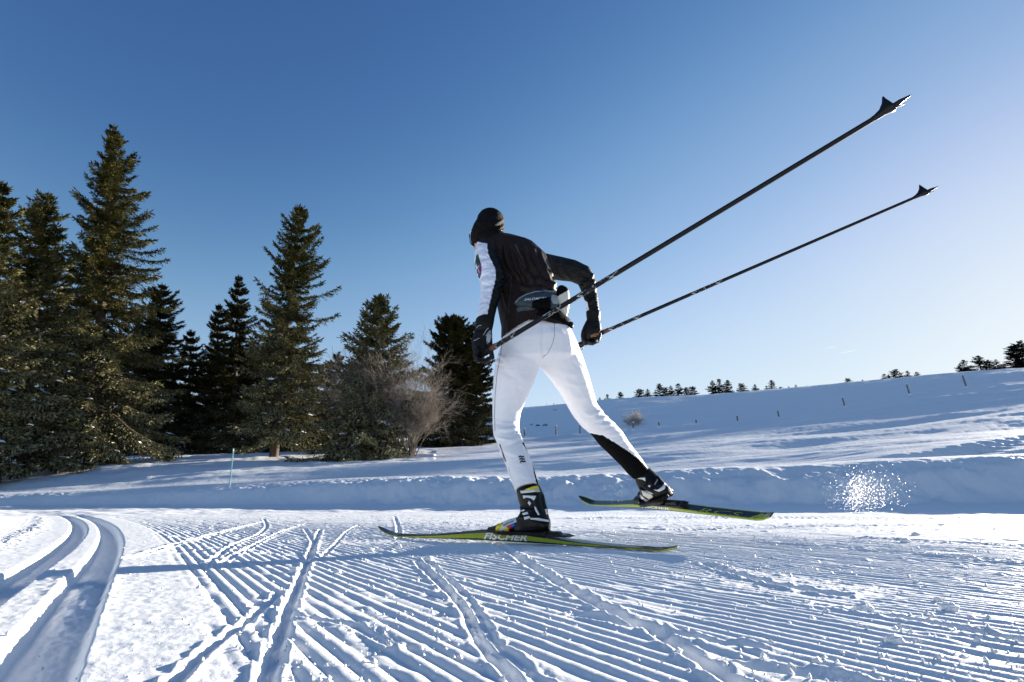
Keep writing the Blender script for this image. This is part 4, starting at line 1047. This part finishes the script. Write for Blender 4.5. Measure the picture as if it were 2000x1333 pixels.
bootF, BF_, (shF, stF) = build_boot(fF, [(1009, 957, 1054, 948, 2.385, .9), (1009, 964, 1058, 956, 2.38, .9), (1011, 976, 1063, 970, 2.375, .88), (1015, 988, 1066, 985, 2.37, .85), (1016, 1000, 1070, 998, 2.365, .8), (1010, 1012, 1073, 1012, 2.36, .75), (1006, 1026, 1075, 1026, 2.36, .7), (1004, 1038, 1074, 1038, 2.36, .62)],
  [(1074, 1014, 1074, 1038, 2.335, .9), (1066, 1010, 1066, 1042, 2.34, 1.0), (1048, 1007, 1049, 1043, 2.355, 1.0), (1028, 1006, 1029, 1043, 2.375, 1.05), (1010, 1010, 1010, 1043, 2.395, 1.2), (992, 1017, 992, 1042, 2.42, 1.6), (978, 1022, 978, 1041, 2.445, 2.0), (970, 1026, 970, 1039, 2.46, 2.0), (966.5, 1030, 966.5, 1037, 2.47, 1.6)], 1072, 968, .0, "boot")
bootR, BR_, (shR, stR) = build_boot(fR_, [(1239, 932, 1268, 914, 2.80, .95), (1242, 944, 1280, 924, 2.80, .9), (1248, 956, 1293, 938, 2.79, .85), (1252, 966, 1305, 951, 2.77, .8), (1256, 974, 1312, 964, 2.75, .75)],
  [(1311, 954, 1306, 970, 2.66, 1.2), (1300, 948, 1297, 975, 2.69, 1.3), (1284, 948, 1282, 979, 2.73, 1.2), (1268, 952, 1268, 980, 2.79, 1.2), (1258, 957, 1257, 979, 2.84, 1.3), (1252, 963, 1251, 975, 2.88, 1.3)], 1308, 1255, .022, "boot")
def onb(o, b): o.parent = b; return o
s0 = (shF + stF) / 2 - .03; s1 = (shR + stR) / 2 - .05
# panels and print of the near boot (photo pixels)
for nm, pl, mt in [
  ("side_panel", [(968, 1036), (969, 1025), (977, 1019), (985, 1024), (980, 1034), (973, 1040)], M_YEL),
  ("side_panel", [(981, 1021), (1008, 1011), (1009, 1020), (986, 1030)], M_BOOT_W),
  ("side_panel", [(984, 1032), (996, 1027), (994, 1037), (984, 1039)], M_YEL),
  ("side_panel", [(987, 1030), (996, 1025), (1001, 1031), (994, 1036)], M_RED),
  ("side_panel", [(996, 1025), (1004, 1022), (1007, 1026), (1001, 1031)], M_BLUE),
  ("side_panel", [(976, 1028), (986, 1024), (990, 1030), (982, 1038), (975, 1037)], M_BOOT_W),
  ("tongue", [(982, 1015), (1003, 1006), (1006, 1011), (985, 1020)], M_BOOT_W),
  ("cuff_strap", [(1023, 1011), (1034, 1008), (1036, 1012), (1025, 1016)], M_BOOT_W),
  ("cuff_strap", [(1020, 1003), (1030, 1000), (1032, 1004), (1022, 1007)], M_BOOT_W),
  ("cuff_strap", [(1017, 998), (1024, 995), (1025, 998), (1018, 1000)], M_BOOT_W),
  ("cuff_panel", [(1016, 959), (1046, 957), (1048, 961), (1018, 964)], M_BOOT_W),
  ("cuff_panel", [(1021, 968), (1047, 969), (1043, 978), (1037, 974), (1028, 972), (1023, 975)], M_BOOT_W),
  ("cuff_panel", [(1033, 978), (1038, 984), (1034, 988), (1031, 983)], M_BOOT_W),
  ("cuff_panel", [(1043, 989), (1047, 992), (1054, 1006), (1051, 1007), (1046, 999)], M_BOOT_W),
  ("heel_trim", [(1036, 1012), (1050, 1012), (1072, 1016), (1072, 1020), (1050, 1017), (1036, 1015)], M_BOOT_W),
  ("heel_spoiler", [(1064, 995), (1069, 994), (1072, 1004), (1067, 1006)], M_CREAM),
  ("lining", [(1024, 957), (1040, 951), (1050, 949), (1053, 956), (1045, 956), (1030, 958)], M_YEL),
  ("lining", [(1040, 955), (1050, 951), (1055, 961), (1050, 962), (1042, 960)], M_BOOT_CR)]:
    onb(patch(nm, pl, BF_, mt, None, .0016, .0012, g=2.5, edge_px=2, depth=.002), bootF)
onb(lettering("lettering", "salomon", (983.5, 1029), (20, -8.5), (1.5, -5), BF_, M_PRINT_K, None, off=.0046), bootF)
for nm, pl, mt in [
  ("cuff_panel", [(1243, 935), (1260, 933), (1261, 941), (1255, 937)], M_BOOT_W),
  ("cuff_panel", [(1276, 957), (1285, 957), (1295, 950), (1298, 943), (1301, 947), (1298, 956), (1288, 961)], M_BOOT_W),
  ("cuff_strap", [(1266, 948), (1271, 949), (1270, 952), (1266, 951)], M_BOOT_W),
  ("side_panel", [(1253, 958), (1262, 961), (1272, 966), (1276, 971), (1268, 976), (1256, 968)], M_CREAM),
  ("side_panel", [(1260, 958), (1273, 963), (1277, 966), (1268, 964)], M_BOOT_W),
  ("side_panel", [(1250, 966), (1262, 976), (1271, 979), (1262, 980), (1252, 974)], M_BOOT_W),
  ("heel_spoiler", [(1304, 950), (1307, 952), (1314, 964), (1310, 966), (1306, 958)], M_CREAM)]:
    onb(patch(nm, pl, BR_, mt, None, .0016, .0012, g=2.5, edge_px=2, depth=.002), bootR)
onb(lettering("lettering", "salomon", (1279, 949), (6, -11), (-2.4, -1.3), BR_, M_PRINT_W, None), bootR)

def ons(o, e): return local(o, e)
def on_body(o, e, b): o.parent = b; return o
# binding: plate, toe block, flexor and heel guide
def binding(fr, sfoot, e, camz):
    f, up, s, L, tail = fr
    def Q(x, y, z): return tail + f * (sfoot + x) + s * y + up * z
    def bx(x0, x1, w, z0, z1, tp=.8): return [Q(x0, -w, z0), Q(x0, w, z0), Q(x1, w, z0), Q(x1, -w, z0), Q(x0 + (x1 - x0) * .06, -w * tp, z1), Q(x0 + (x1 - x0) * .06, w * tp, z1), Q(x1 - (x1 - x0) * .1, w * tp, z1), Q(x1 - (x1 - x0) * .1, -w * tp, z1)], [(0, 3, 2, 1), (4, 5, 6, 7), (0, 1, 5, 4), (1, 2, 6, 5), (2, 3, 7, 6), (3, 0, 4, 7)]
    v, f_ = bx(-.24, .17, .021, camz, camz + .008, .95); pl = local(mesh_obj("binding_plate", v, f_, M_BIND, smooth=False), e)
    for nm, a in (("toe_block", (.095, .165, .022, camz + .008, camz + .026, .8)), ("heel_guide", (-.19, -.10, .014, camz + .008, camz + .017, .7)), ("flexor", (.03, .10, .012, camz + .008, camz + .018, .7))):
        v, f_ = bx(*a); o = mesh_obj(nm, v, f_, M_BIND, smooth=False); o.parent = pl
    v, f_ = chain([Q(.10, -.024, camz + .016), Q(.10, .024, camz + .016)], [.003, .003], 8); o = mesh_obj("toe_bar", v, f_, M_METAL); o.parent = pl
def side_text(txt, fr, e, u0, u1, z0, z1, mt, camber):
    f, up, s, L, tail = fr; a0, a1 = s_at(fr, u0), s_at(fr, u1); T, TF = text_mesh(txt, .025, .35); VV = []
    for a, b in T:
        q = a0 + (a1 - a0) * a; t = q / L; w = .0415 + .004 * abs(t - .5) * 2; h = camber * math.sin(math.pi * min(1, max(0, (t - .05) / .85)))
        VV.append(tail + f * q + up * (h + z0 + (z1 - z0) * b) - s * (.5 * w + .0008))
    local(mesh_obj("lettering", VV, TF, mt, smooth=False), e)
side_text("FISCHER", fF, skiF, 950, 1035, .006, .0325, M_PRINT_W, .006); side_text("FISCHER", fR_, skiR, 1256, 1311, .005, .0205, M_PRINT_W, .012)
binding(fF, s0 + .03, skiF, .033); binding(fR_, s1 + .05, skiR, .034)
# print on the skis
def sp(nm, pl, B, mt, e, off=.0012): return local(patch(nm, pl, B, mt, None, off, g=4, depth=.0006), e)
def sl(txt, org, ux, uy, B, mt, e, **k): return local(lettering("lettering", txt, org, ux, uy, B, mt, None, **k), e)
sp("stripe", [(1062, 1062), (1150, 1067), (1230, 1070), (1150, 1069.5), (1062, 1066)], SBF, M_SKIK, skiF)
sp("stripe", [(800, 1053), (870, 1053.5), (945, 1056), (870, 1055.5)], SBF, M_SKIK, skiF)
for pl in ([(1462, 1012), (1488, 1004), (1494, 1005), (1470, 1013)], [(1474, 1013), (1498, 1005), (1504, 1006), (1482, 1014)]):
    sp("pattern", pl, SBR, M_LIME, skiR)
sl("RCS", (1362, 1000), (86, 10), (4, -7), SBR, M_LIME, skiR, bold=-.012, shear=.3, off=.0014)
sl("FISCHER", (1192, 978), (55, -2), (3, -5), SBR, M_PRINT_G, skiR, bold=.01, shear=.3, off=.0014)

# ---- poles
def pole(label, grip, hand, tip, r0, r1, bask, texts, name="ski_pole", fin=(0, 0, 1)):
    e = empty(name, grip); tag(e, label, "ski pole", "ski poles held behind the skier")
    g = np.array(grip); h = np.array(hand); t = np.array(tip); d = (t - h); L = np.linalg.norm(d); d /= L
    v, f = prism(np.array([h + d * L * q for q in np.linspace(0, .985, 12)[:-1]]), np.array([h + d * L * q for q in np.linspace(0, .985, 12)[1:]]), np.linspace(r0, r1, 12)[:-1], np.linspace(r0, r1, 12)[1:], 16)
    local(mesh_obj("shaft", v, f, M_CARBON), e)
    gv, gf = chain([g, g + (h - g) * .15, g + (h - g) * .5, h, h + d * .03], [r0 * 1.7, r0 * 1.35, r0 * 1.45, r0 * 1.35, r0 * 1.15], 14); gr = local(mesh_obj("grip", gv, gf, M_GLOVE), e)
    cv, cf = prism(h[None] + d * .012, h[None] + d * .045, r0 * 1.25, r0 * 1.18, 14); cc = mesh_obj("collar", cv, cf, M_CORK); cc.parent = gr
    # basket: flared half cone with a fin, then the tip
    fn = np.array(fin, float); fn -= d * (fn @ d); fn /= np.linalg.norm(fn); sd_ = np.cross(d, fn)
    B = t - d * .075; V = []; K = .74; F = []; k = 12
    rows = [(0, r1 * 1.15, r1 * 1.15), (.03, r1 * 1.5, r1 * 1.9), (.055, .010, .022), (.075, .014, .040), (.088, .015, .062), (.094, .012, .066)]
    for x, lo, hi in rows:
        for j in range(k):
            a = 2 * math.pi * j / k; c, s_ = math.cos(a), math.sin(a); rr = lo + (hi - lo) * max(0, c) ** 2.2
            V.append(B + (d * x * (1 if c < .3 else 1 - .12 * c) + fn * c * rr + sd_ * s_ * (lo * (1.35 if x > .04 else 1))) * K)
    for i in range(len(rows) - 1):
        for j in range(k): j2 = (j + 1) % k; F.append((i * k + j, i * k + j2, (i + 1) * k + j2, (i + 1) * k + j))
    F += [tuple(range(k))[::-1], tuple((len(rows) - 1) * k + j for j in range(k))]
    bk_ = local(mesh_obj("basket", V, F, M_BIND), e)
    v, f = chain([B + d * .062, B + d * .085 + fn * .004, B + d * .110 + fn * .004], [.0095, .0065, .0022], 10); local(mesh_obj("tip_claw", v, f, M_BIND), e)
    v, f = chain([B + d * .074 - fn * .007, B + d * .088 - fn * .009], [.003, .002], 8); local(mesh_obj("metal_tip", v, f, M_METAL), e)
    # print wrapped on the shaft, on the side turned down towards the trail
    toc = np.array([0, 0, CAM_H]); up_ = np.array([0, 0, 1.])
    for s_, q0, q1, mt in texts:
        T, TF = text_mesh(s_, .01, .35); P0 = h + d * L * (q0 + q1) / 2; n0 = toc - P0; n0 -= d * (n0 @ d); n0 /= np.linalg.norm(n0); b0 = np.cross(d, n0)
        if b0[2] < 0: b0 = -b0
        VV = []
        for a, b in T:
            q = q0 + (q1 - q0) * a; rr = r0 + (r1 - r0) * q + .0006; an = (b - .62) * 1.9; VV.append(h + d * L * q + rr * (n0 * math.cos(an) + b0 * math.sin(an)))
        local(mesh_obj("lettering", VV, TF, mt, smooth=False), e)
    return e, gr
hl = at(955, 684, 2.335); pl_t = at(1752, 205, 1.27)
gl_ = hl - (pl_t - hl) / np.linalg.norm(pl_t - hl) * .05
pole("near ski pole from the skier's left hand, thickest, rising to the upper right", gl_, hl, pl_t, .0114, .0072, 0, [("SWIX", .018, .105, M_PRINT_G), ("SWIX", .30, .43, M_PRINT_G), ("TEAM", .20, .26, M_PRINT_G)], fin=(-.3, .2, 1))
hr = at(1174, 651, 2.735); pr_t = at(1815, 374, 2.08); gr_ = at(1134, 674, 2.77)
e2, g2 = pole("farther ski pole from the skier's right hand, thinner and lower in the sky", gr_, hr, pr_t, .0098, .0062, 0, [("SWIX", .02, .15, M_PRINT_G), ("SWIX", .31, .42, M_PRINT_G)], fin=(-.3, .2, 1))
sv, sf = chain([at(1131, 678, 2.77), at(1134, 685, 2.77), at(1138, 682, 2.77), at(1137, 677, 2.77)], [.0028] * 4, 8); so = mesh_obj("strap", sv, sf, M_BIND); so.parent = g2
sv, sf = chain([at(1122, 671, 2.77), at(1127, 680, 2.77), at(1132, 685, 2.77)], [.003, .006, .004], 8); so = mesh_obj("strap", sv, sf, M_BIND); so.parent = g2
# ------------------------------------------------------------------ marker pole, fence, chalet, bushes, loose snow
M_POST = bark_mat("weathered_post_wood", (.16, .13, .10), (.34, .29, .24))
M_TURQ, _, _ = new_mat("turquoise_plastic", (.22, .50, .46), .45)
M_SNOWCAP, _, _ = new_mat("snow_cap", (.85, .87, .9), .6, spec=.2)
def gz(x, y): return float(ground_z(np.array([x]), np.array([y]))[0])
# marker pole
p = at(449, 951, 11.6); z = gz(p[0], p[1]); topz = CAM_H + ray(456, 876)[2] / ray(456, 876)[1] * p[1]; xt = ray(456, 876)[0] / ray(456, 876)[1] * p[1]
H = topz - z; e = empty("marker_pole", (p[0], p[1], z)); tag(e, "slim turquoise marker pole stuck in the snow bank left of the skier", "pole")
v, f = prism(np.array([[0, 0, -.15]]), np.array([[xt - p[0], 0, H]]), .013, .011, 12)
f = list(map(tuple, f)) + [tuple(range(12, 24))]; mesh_obj("pole_shaft", v, f, M_TURQ, e)
v, f = prism(np.array([[xt - p[0], 0, H]]) * .93, np.array([[xt - p[0], 0, H]]) * .97, .0145, .0145, 12); mesh_obj("reflective_band", v, f, M_PRINT_W, e)
# fence posts: u foot, v foot, u top, v top, px height
POSTS = [(820, 878, 820, 868), (846, 874, 846, 866), (891, 866, 891, 853), (933, 862, 935, 846), (1025, 858, 1024, 842), (1086, 852, 1086, 834), (1133, 850, 1133, 833), (1237, 838, 1236, 825), (1289, 836, 1286, 827), (1360, 835, 1360, 825), (1441, 828, 1440, 816), (1522, 817, 1519, 804), (1651, 800, 1646, 782), (1778, 778, 1772, 758), (1889, 763, 1881, 739)]
PLAB = ["stubby dark fence post at the foot of the bushy conifer, leftmost of all", "second fence post from the left, short, below the bushy conifer", "pale fence post with snow cap right below the bushy conifer", "pale fence post just left of the skier's left knee",
 "snow plastered fence post between the skier's legs, next to the left knee", "fence post in the middle of the gap between the skier's legs", "snow capped fence post beside the skier's trailing leg", "upright grey fence post right below the frosted round bush", "short tilted fence post beside a snow lump",
 "short fence post behind the larger snow lump", "lone dark fence post left of the bright streak on the slope", "slightly leaning fence post above the bright streak", "leaning fence post, fourth from the right, under open sky", "leaning fence post below the tight skyline grove", "tallest fence post at the right with snow on its foot"]
for (uf, vf, ut, vt), lab in zip(POSTS, PLAB):
    y = 46 if uf > 800 else 40; y = y * math.cos(math.radians(azim(uf, vf))) ** .5
    p = at(uf, vf, y); z = gz(p[0], p[1]); t = at(ut, vt, y); H = max(.55, (vf - vt + 1.5) * y / F_PX)
    e = empty("fence_post", (p[0], p[1], z)); tag(e, lab, "fence post", "fence posts across the snowy slope")
    n = 5; zs = np.linspace(-.3, H, n + 1); x = (t[0] - p[0]) * (zs / H)
    v, f = prism(np.stack([x[:-1], 0 * x[:-1], zs[:-1]], -1), np.stack([x[1:], 0 * x[1:], zs[1:]], -1), .062, .056, 8)
    v += RNG.normal(0, .004, v.shape); f = list(map(tuple, f)) + [tuple(len(v) - 8 + j for j in range(8))]
    mesh_obj("post", v, f, M_POST, e, smooth=False)
    v, f = blob((t[0] - p[0], 0, H), (.075, .075, .05), None, 12); mesh_obj("snow_cap", v, f, M_SNOWCAP, e)
    v, f = blob((0, -.05, -.02), (.17, .15, .12), None, 12); mesh_obj("snow_drift", v, f, M_SNOWCAP, e)
# chalet half sunk behind the rise
def poly_prism(pts, y0, y1):
    n = len(pts); V = [(x, y0, z) for x, z in pts] + [(x, y1, z) for x, z in pts]
    return V, [tuple(range(n)), tuple(range(2 * n - 1, n - 1, -1))] + [(i, i + n, (i + 1) % n + n, (i + 1) % n) for i in range(n)]
yc = 118.0; c = at(1080, 808, yc); K = yc * .99 / F_PX
e = empty("chalet", (c[0], yc, c[2] - 2.0)); tag(e, "low mountain chalet with snow covered roof peeping over the slope between the skier's legs", "chalet")
def R(u, v): return ((u - 1080) * K, (808 - v) * K + 2.0)
M_WALLW = bark_mat("chalet_wood", (.06, .035, .022), (.12, .075, .05)); M_PLASTER, _, _ = new_mat("chalet_plaster", (.55, .48, .36), .8); M_GLASS, _, _ = new_mat("dark_window_glass", (.02, .025, .03), .1)
v, f = poly_prism([R(1050, 812), R(1050, 806.5), R(1084, 801.5), R(1115, 799), R(1115, 812)], 1, 9); mesh_obj("wall", v, f, M_WALLW, e, smooth=False)
v, f = poly_prism([R(1045, 806), R(1062, 799), R(1082, 795), R(1086, 800), R(1066, 804.5), R(1046, 806.6)], -.5, 10); rf = mesh_obj("roof", v, f, M_SNOWCAP, e, smooth=False)
v, f = poly_prism([R(1045, 806.8), R(1066, 804.8), R(1086, 800.3), R(1086, 802), R(1066, 806.4), R(1047, 807.4)], -.4, 9.9); mesh_obj("eave", v, f, M_WALLW, rf, smooth=False)
v, f = poly_prism([R(1090, 795.5), R(1110, 790), R(1113, 795.5), R(1094, 796.5)], -.5, 10); mesh_obj("roof", v, f, M_SNOWCAP, e, smooth=False)
v, f = poly_prism([R(1094, 796.5), R(1112, 795.6), R(1113, 801), R(1101, 802)], .4, 6); mesh_obj("gable", v, f, M_PLASTER, e, smooth=False)
v, f = poly_prism([R(1104, 797.5), R(1107, 797.4), R(1107, 800), R(1104, 800)], .3, .5); mesh_obj("window", v, f, M_GLASS, e, smooth=False)
# little trees round the chalet, scrub on the slope
k = 0
for (u, vt, vf, y, wd, lab) in [(1068, 788, 801, 110, .45, "thin dark conifer like a candle on the chalet's lower roof side"), (1073, 793, 798, 112, .4, "tiniest dark conifer at the chalet roof"), (1082, 787, 795, 112, .6, "narrow dark conifer before the chalet's ridge"),
                           (1088, 789, 801, 108, 1.3, "bushy dark conifer in the middle of the chalet roofs"), (1104, 804, 812, 95, 1.2, "small dark conifer alone on the slope below the chalet"), (1112, 795, 801, 108, .8, "dark conifer at the chalet's gable")]:
    p = at(u, vf, y); H = height_for(u, vt, (p[0], p[1], p[2])); e = copy_tree(protos[k % 4]); k += 1; z = min(p[2], gz(p[0], p[1]) + 0 * 1.0)
    H = height_for(u, vt, (p[0], p[1], z)); s = H / 8; e.location = (p[0], p[1], z - .1); e.scale = (s * wd, s * wd, s * 1.02); e.name = "small_conifer"; e["label"] = lab; e["group"] = "small conifers round the chalet"
for (u, vt, vf, y, wp, seed, st, lab, mt, sc) in [(1237, 787, 820, 56, 30, 51, 22, "round bare bush furred with white frost on the open slope", M_TWIGF, 1.0), (1085, 800, 813, 88, 14, 52, 12, "brown scrub bush just below the chalet", M_TWIG, .6),
     (1064, 820, 830, 66, 9, 53, 7, "arched dark twigs poking from the slope, right of three", M_TWIG, .6), (1050, 820, 831, 66, 6, 54, 6, "sparse twigs in the middle of the three on the slope", M_TWIG, .6), (1038, 823, 829, 68, 4, 55, 4, "tiny twigs nearest the skier's left knee", M_TWIG, .6),
     (1858, 728, 739, 110, 14, 56, 6, "thin bare shrub on the skyline left of the rightmost trees", M_TWIG, .6), (1812, 727, 742, 112, 14, 57, 6, "pale thin shrub on the skyline right of the tight grove", M_TWIGF, .6), (1190, 775, 790, 112, 10, 58, 6, "pale frosted tree between the first skyline spruces", M_TWIGF, .6)]:
    p = at(u, vf, y * math.cos(math.radians(azim(u, vf)))); z = gz(p[0], p[1]); H = height_for(u, vt, (p[0], p[1], z)); H = max(H, .5)
    g = twig_geo(seed, H * sc, wp * y / F_PX, st * 2, 3, 3, .9, .022 if st > 10 else .02)
    twig_bush("bare_bush", lab, "bush", "bare bushes dotted over the open slope", (p[0], p[1], z - (.16 * H if u == 1237 else .15 * H)), g, mt)
# frost ball: dense core of the frosted bush
# snow lumps by the fence
def rough_lump(seed, r, n=2, amp=.25):
    bm = bmesh.new(); bmesh.ops.create_icosphere(bm, subdivisions=n, radius=1); V = np.array([tuple(v.co) for v in bm.verts]); F = [tuple(v.index for v in f.verts) for f in bm.faces]; bm.free()
    rr = 1 + amp * fbm(V[:, 0] * 1.7 + seed * 3.1, V[:, 1] * 1.7 + V[:, 2] * 2.3, 3, seed) * 1.6
    return V * rr[:, None] * np.array(r), F
for u, v_, y, r, lab in [(1296, 836, 44, (.62, .4, .32), "small snow lump right of the short tilted fence post"), (1349, 834, 44, (.75, .5, .42), "larger snow lump in front of the short fence post"), (1218, 838, 45, (.25, .2, .25), "snow crusted stone left of the upright fence post")]:
    p = at(u, v_, y); V, F = rough_lump(int(u), r, 3); o = mesh_obj("snow_lump", V, F, M_SNOWCAP); o.location = (p[0], p[1], gz(p[0], p[1]) + r[2] * .2); tag(o, lab, "snow lump", "snow lumps beside the fence")
# chunks of snow on the groomed trail (photo pixels: u, v of the foot, half width px)
CH = [(1683, 1182, 17, "largest snow chunk on the trail, a knobbly block at the right"), (1612, 1186, 6, "small snow chunk just left of the largest one"), (1853, 1182, 15, "snow chunk on the ridges, second largest, at the far right"), (1788, 1043, 7, "small snow chunk below the drifting powder"),
      (1788, 1132, 6, "round snow pellet above the largest chunk"), (1745, 1242, 16, "broad snow chunk between the ridges at lower right"), (1768, 1056, 9, "snow chunk at the edge of the bright spill of powder"), (838, 1090, 9, "snow chunk on the skier's shadow, near left of the front ski"),
      (575, 1112, 9, "snow chunk beside the deep ski cut, in the skier's shadow"), (722, 1072, 8, "snow chunk just below the upturned ski tip"), (778, 1066, 7, "snow chunk below the front ski's forebody"), (1830, 1165, 7, "snow pellet left of the second largest chunk"), (660, 1112, 7, "snow chunk on the first ridges under the skier's shadow"),
      (1905, 1320, 14, "snow chunk at the bottom right corner"), (640, 1322, 10, "snow chunk at the bottom beside the deep ski cut")]
for i, (u, v_, w_, lab) in enumerate(CH):
    p = on_plane(u, v_, .006); dep = p[1] * CP; r = w_ * dep / F_PX
    V, F = rough_lump(200 + i, (r, r * .8, r * .62), 4, .26)
    o = mesh_obj("snow_chunk", V, F, M_TRAIL); o.location = (p[0], p[1], gz(p[0], p[1]) + r * .30); tag(o, lab, "snow chunk", "chunks of snow on the trail")
# crumbs of snow everywhere on the near trail: one mass
def crumbs(n):
    t = RNG.uniform(0, 1, n); y = .5 + 6.0 * t ** 1.7; x = RNG.uniform(-1.15, 1.15, n) * (y + .1); s, tt = trail_coords(x, y)
    d = fbm(x * 2.2, y * 2.2, 3, 300); keep = (s > .13) & (d > RNG.uniform(-.25, .55, n)) | (s > -.5) & (RNG.uniform(0, 1, n) < .06) | (np.abs(s + .44) < .05)
    x, y, s = x[keep], y[keep], s[keep]; m = len(x); z = ground_z(x, y); r = RNG.exponential(.0012, m) + .0008; r = np.minimum(r, .006)
    ico = np.array([(0, 0, 1), (.9, 0, .1), (-.3, .85, .2), (-.4, -.8, .15), (.3, .4, -.8), (0, 0, -1.)]); fc_ = np.array([(0, 1, 2), (0, 2, 3), (0, 3, 1), (1, 4, 2), (2, 4, 3), (3, 4, 1)])
    V = ico[None] * (1 + RNG.normal(0, .22, (m, 6, 3))) * r[:, None, None]; a = RNG.uniform(0, 6.28, m); c_, s_ = np.cos(a)[:, None], np.sin(a)[:, None]
    X = V[..., 0] * c_ - V[..., 1] * s_; Y = V[..., 0] * s_ + V[..., 1] * c_
    V = np.stack([X + x[:, None], Y + y[:, None], V[..., 2] + (z + r * .25)[:, None]], -1).reshape(-1, 3)
    F = (fc_[None] + 6 * np.arange(m)[:, None, None]).reshape(-1, 3); return V, F
V, F = crumbs(22000); o = mesh_obj("snow_crumbs", V, F, M_TRAIL, smooth=True); tag(o, kind="stuff")
# powder flung up by the pole and the lifted ski: airborne grains
M_POWDER, _t, _b = new_mat("powder_snow", (.95, .95, .95), .4)
def grains(n, uc, vc, su, sv, y0, ys, r0, skew=0):
    u = uc + RNG.normal(0, 1, n) * su; v = vc + RNG.normal(0, 1, n) * sv; y = y0 + RNG.normal(0, ys, n)
    ok = v < 1003 + RNG.uniform(-2, 2, n); u, v, y = u[ok], v[ok], y[ok]; m = len(u)
    P = np.array([at(a, b, c_) for a, b, c_ in zip(u, v, y)]); r = r0 * RNG.uniform(.4, 1.5, m) ** 1.5
    tet = np.array([(1, 1, 1), (-1, -1, 1), (-1, 1, -1), (1, -1, -1.)]) * .7; q = RNG.normal(0, 1, (m, 4, 3)) * .25
    V = (P[:, None] + (tet[None] + q) * r[:, None, None]).reshape(-1, 3); F = (np.array([(0, 1, 2), (0, 3, 1), (0, 2, 3), (1, 3, 2)])[None] + 4 * np.arange(m)[:, None, None]).reshape(-1, 3); return V, F
G = [grains(1500, 1692, 964, 36, 22, 4.6, .12, .0021), grains(650, 1674, 960, 10, 20, 4.6, .08, .0025), grains(80, 1197, 950, 13, 9, 3.0, .1, .0010), grains(30, 1205, 985, 7, 12, 3.0, .1, .0010)]
V = np.concatenate([g[0] for g in G]); off = 0; FF = []
for g in G: FF.append(g[1] + off); off += len(g[0])
o = mesh_obj("flying_powder", V, np.concatenate(FF), M_POWDER, smooth=False); tag(o, kind="stuff")
# two short contrails far above the ridge
M_TRAILC, t_, b_ = new_mat("contrail_ice", (.95, .96, 1), .9); tl_ = t_.nodes.new("ShaderNodeBsdfTranslucent"); tp_ = t_.nodes.new("ShaderNodeBsdfTransparent"); mx_ = t_.nodes.new("ShaderNodeMixShader"); mx_.inputs[0].default_value = .07
t_.links.new(tp_.outputs[0], mx_.inputs[1]); t_.links.new(tl_.outputs[0], mx_.inputs[2]); t_.links.new(mx_.outputs[0], t_.nodes["Material Output"].inputs[0])
for (u0, v0, u1, v1, w_, lab) in [(1640, 690.5, 1672, 685, 1.2, "brighter short contrail over the ridge, farther right"), (1612, 681, 1633, 677, .9, "fainter short contrail over the ridge, farther left")]:
    a = at(u0, v0, 9000); b = at(u1, v1, 9000); v, f = prism(np.array([a, (a + b) / 2]), np.array([(a + b) / 2, b]), np.array([2., w_ * 4.5]), np.array([w_ * 4.5, 3.]), 8); o = mesh_obj("contrail", v, f, M_TRAILC); tag(o, lab, "contrail", "contrails above the ridge")
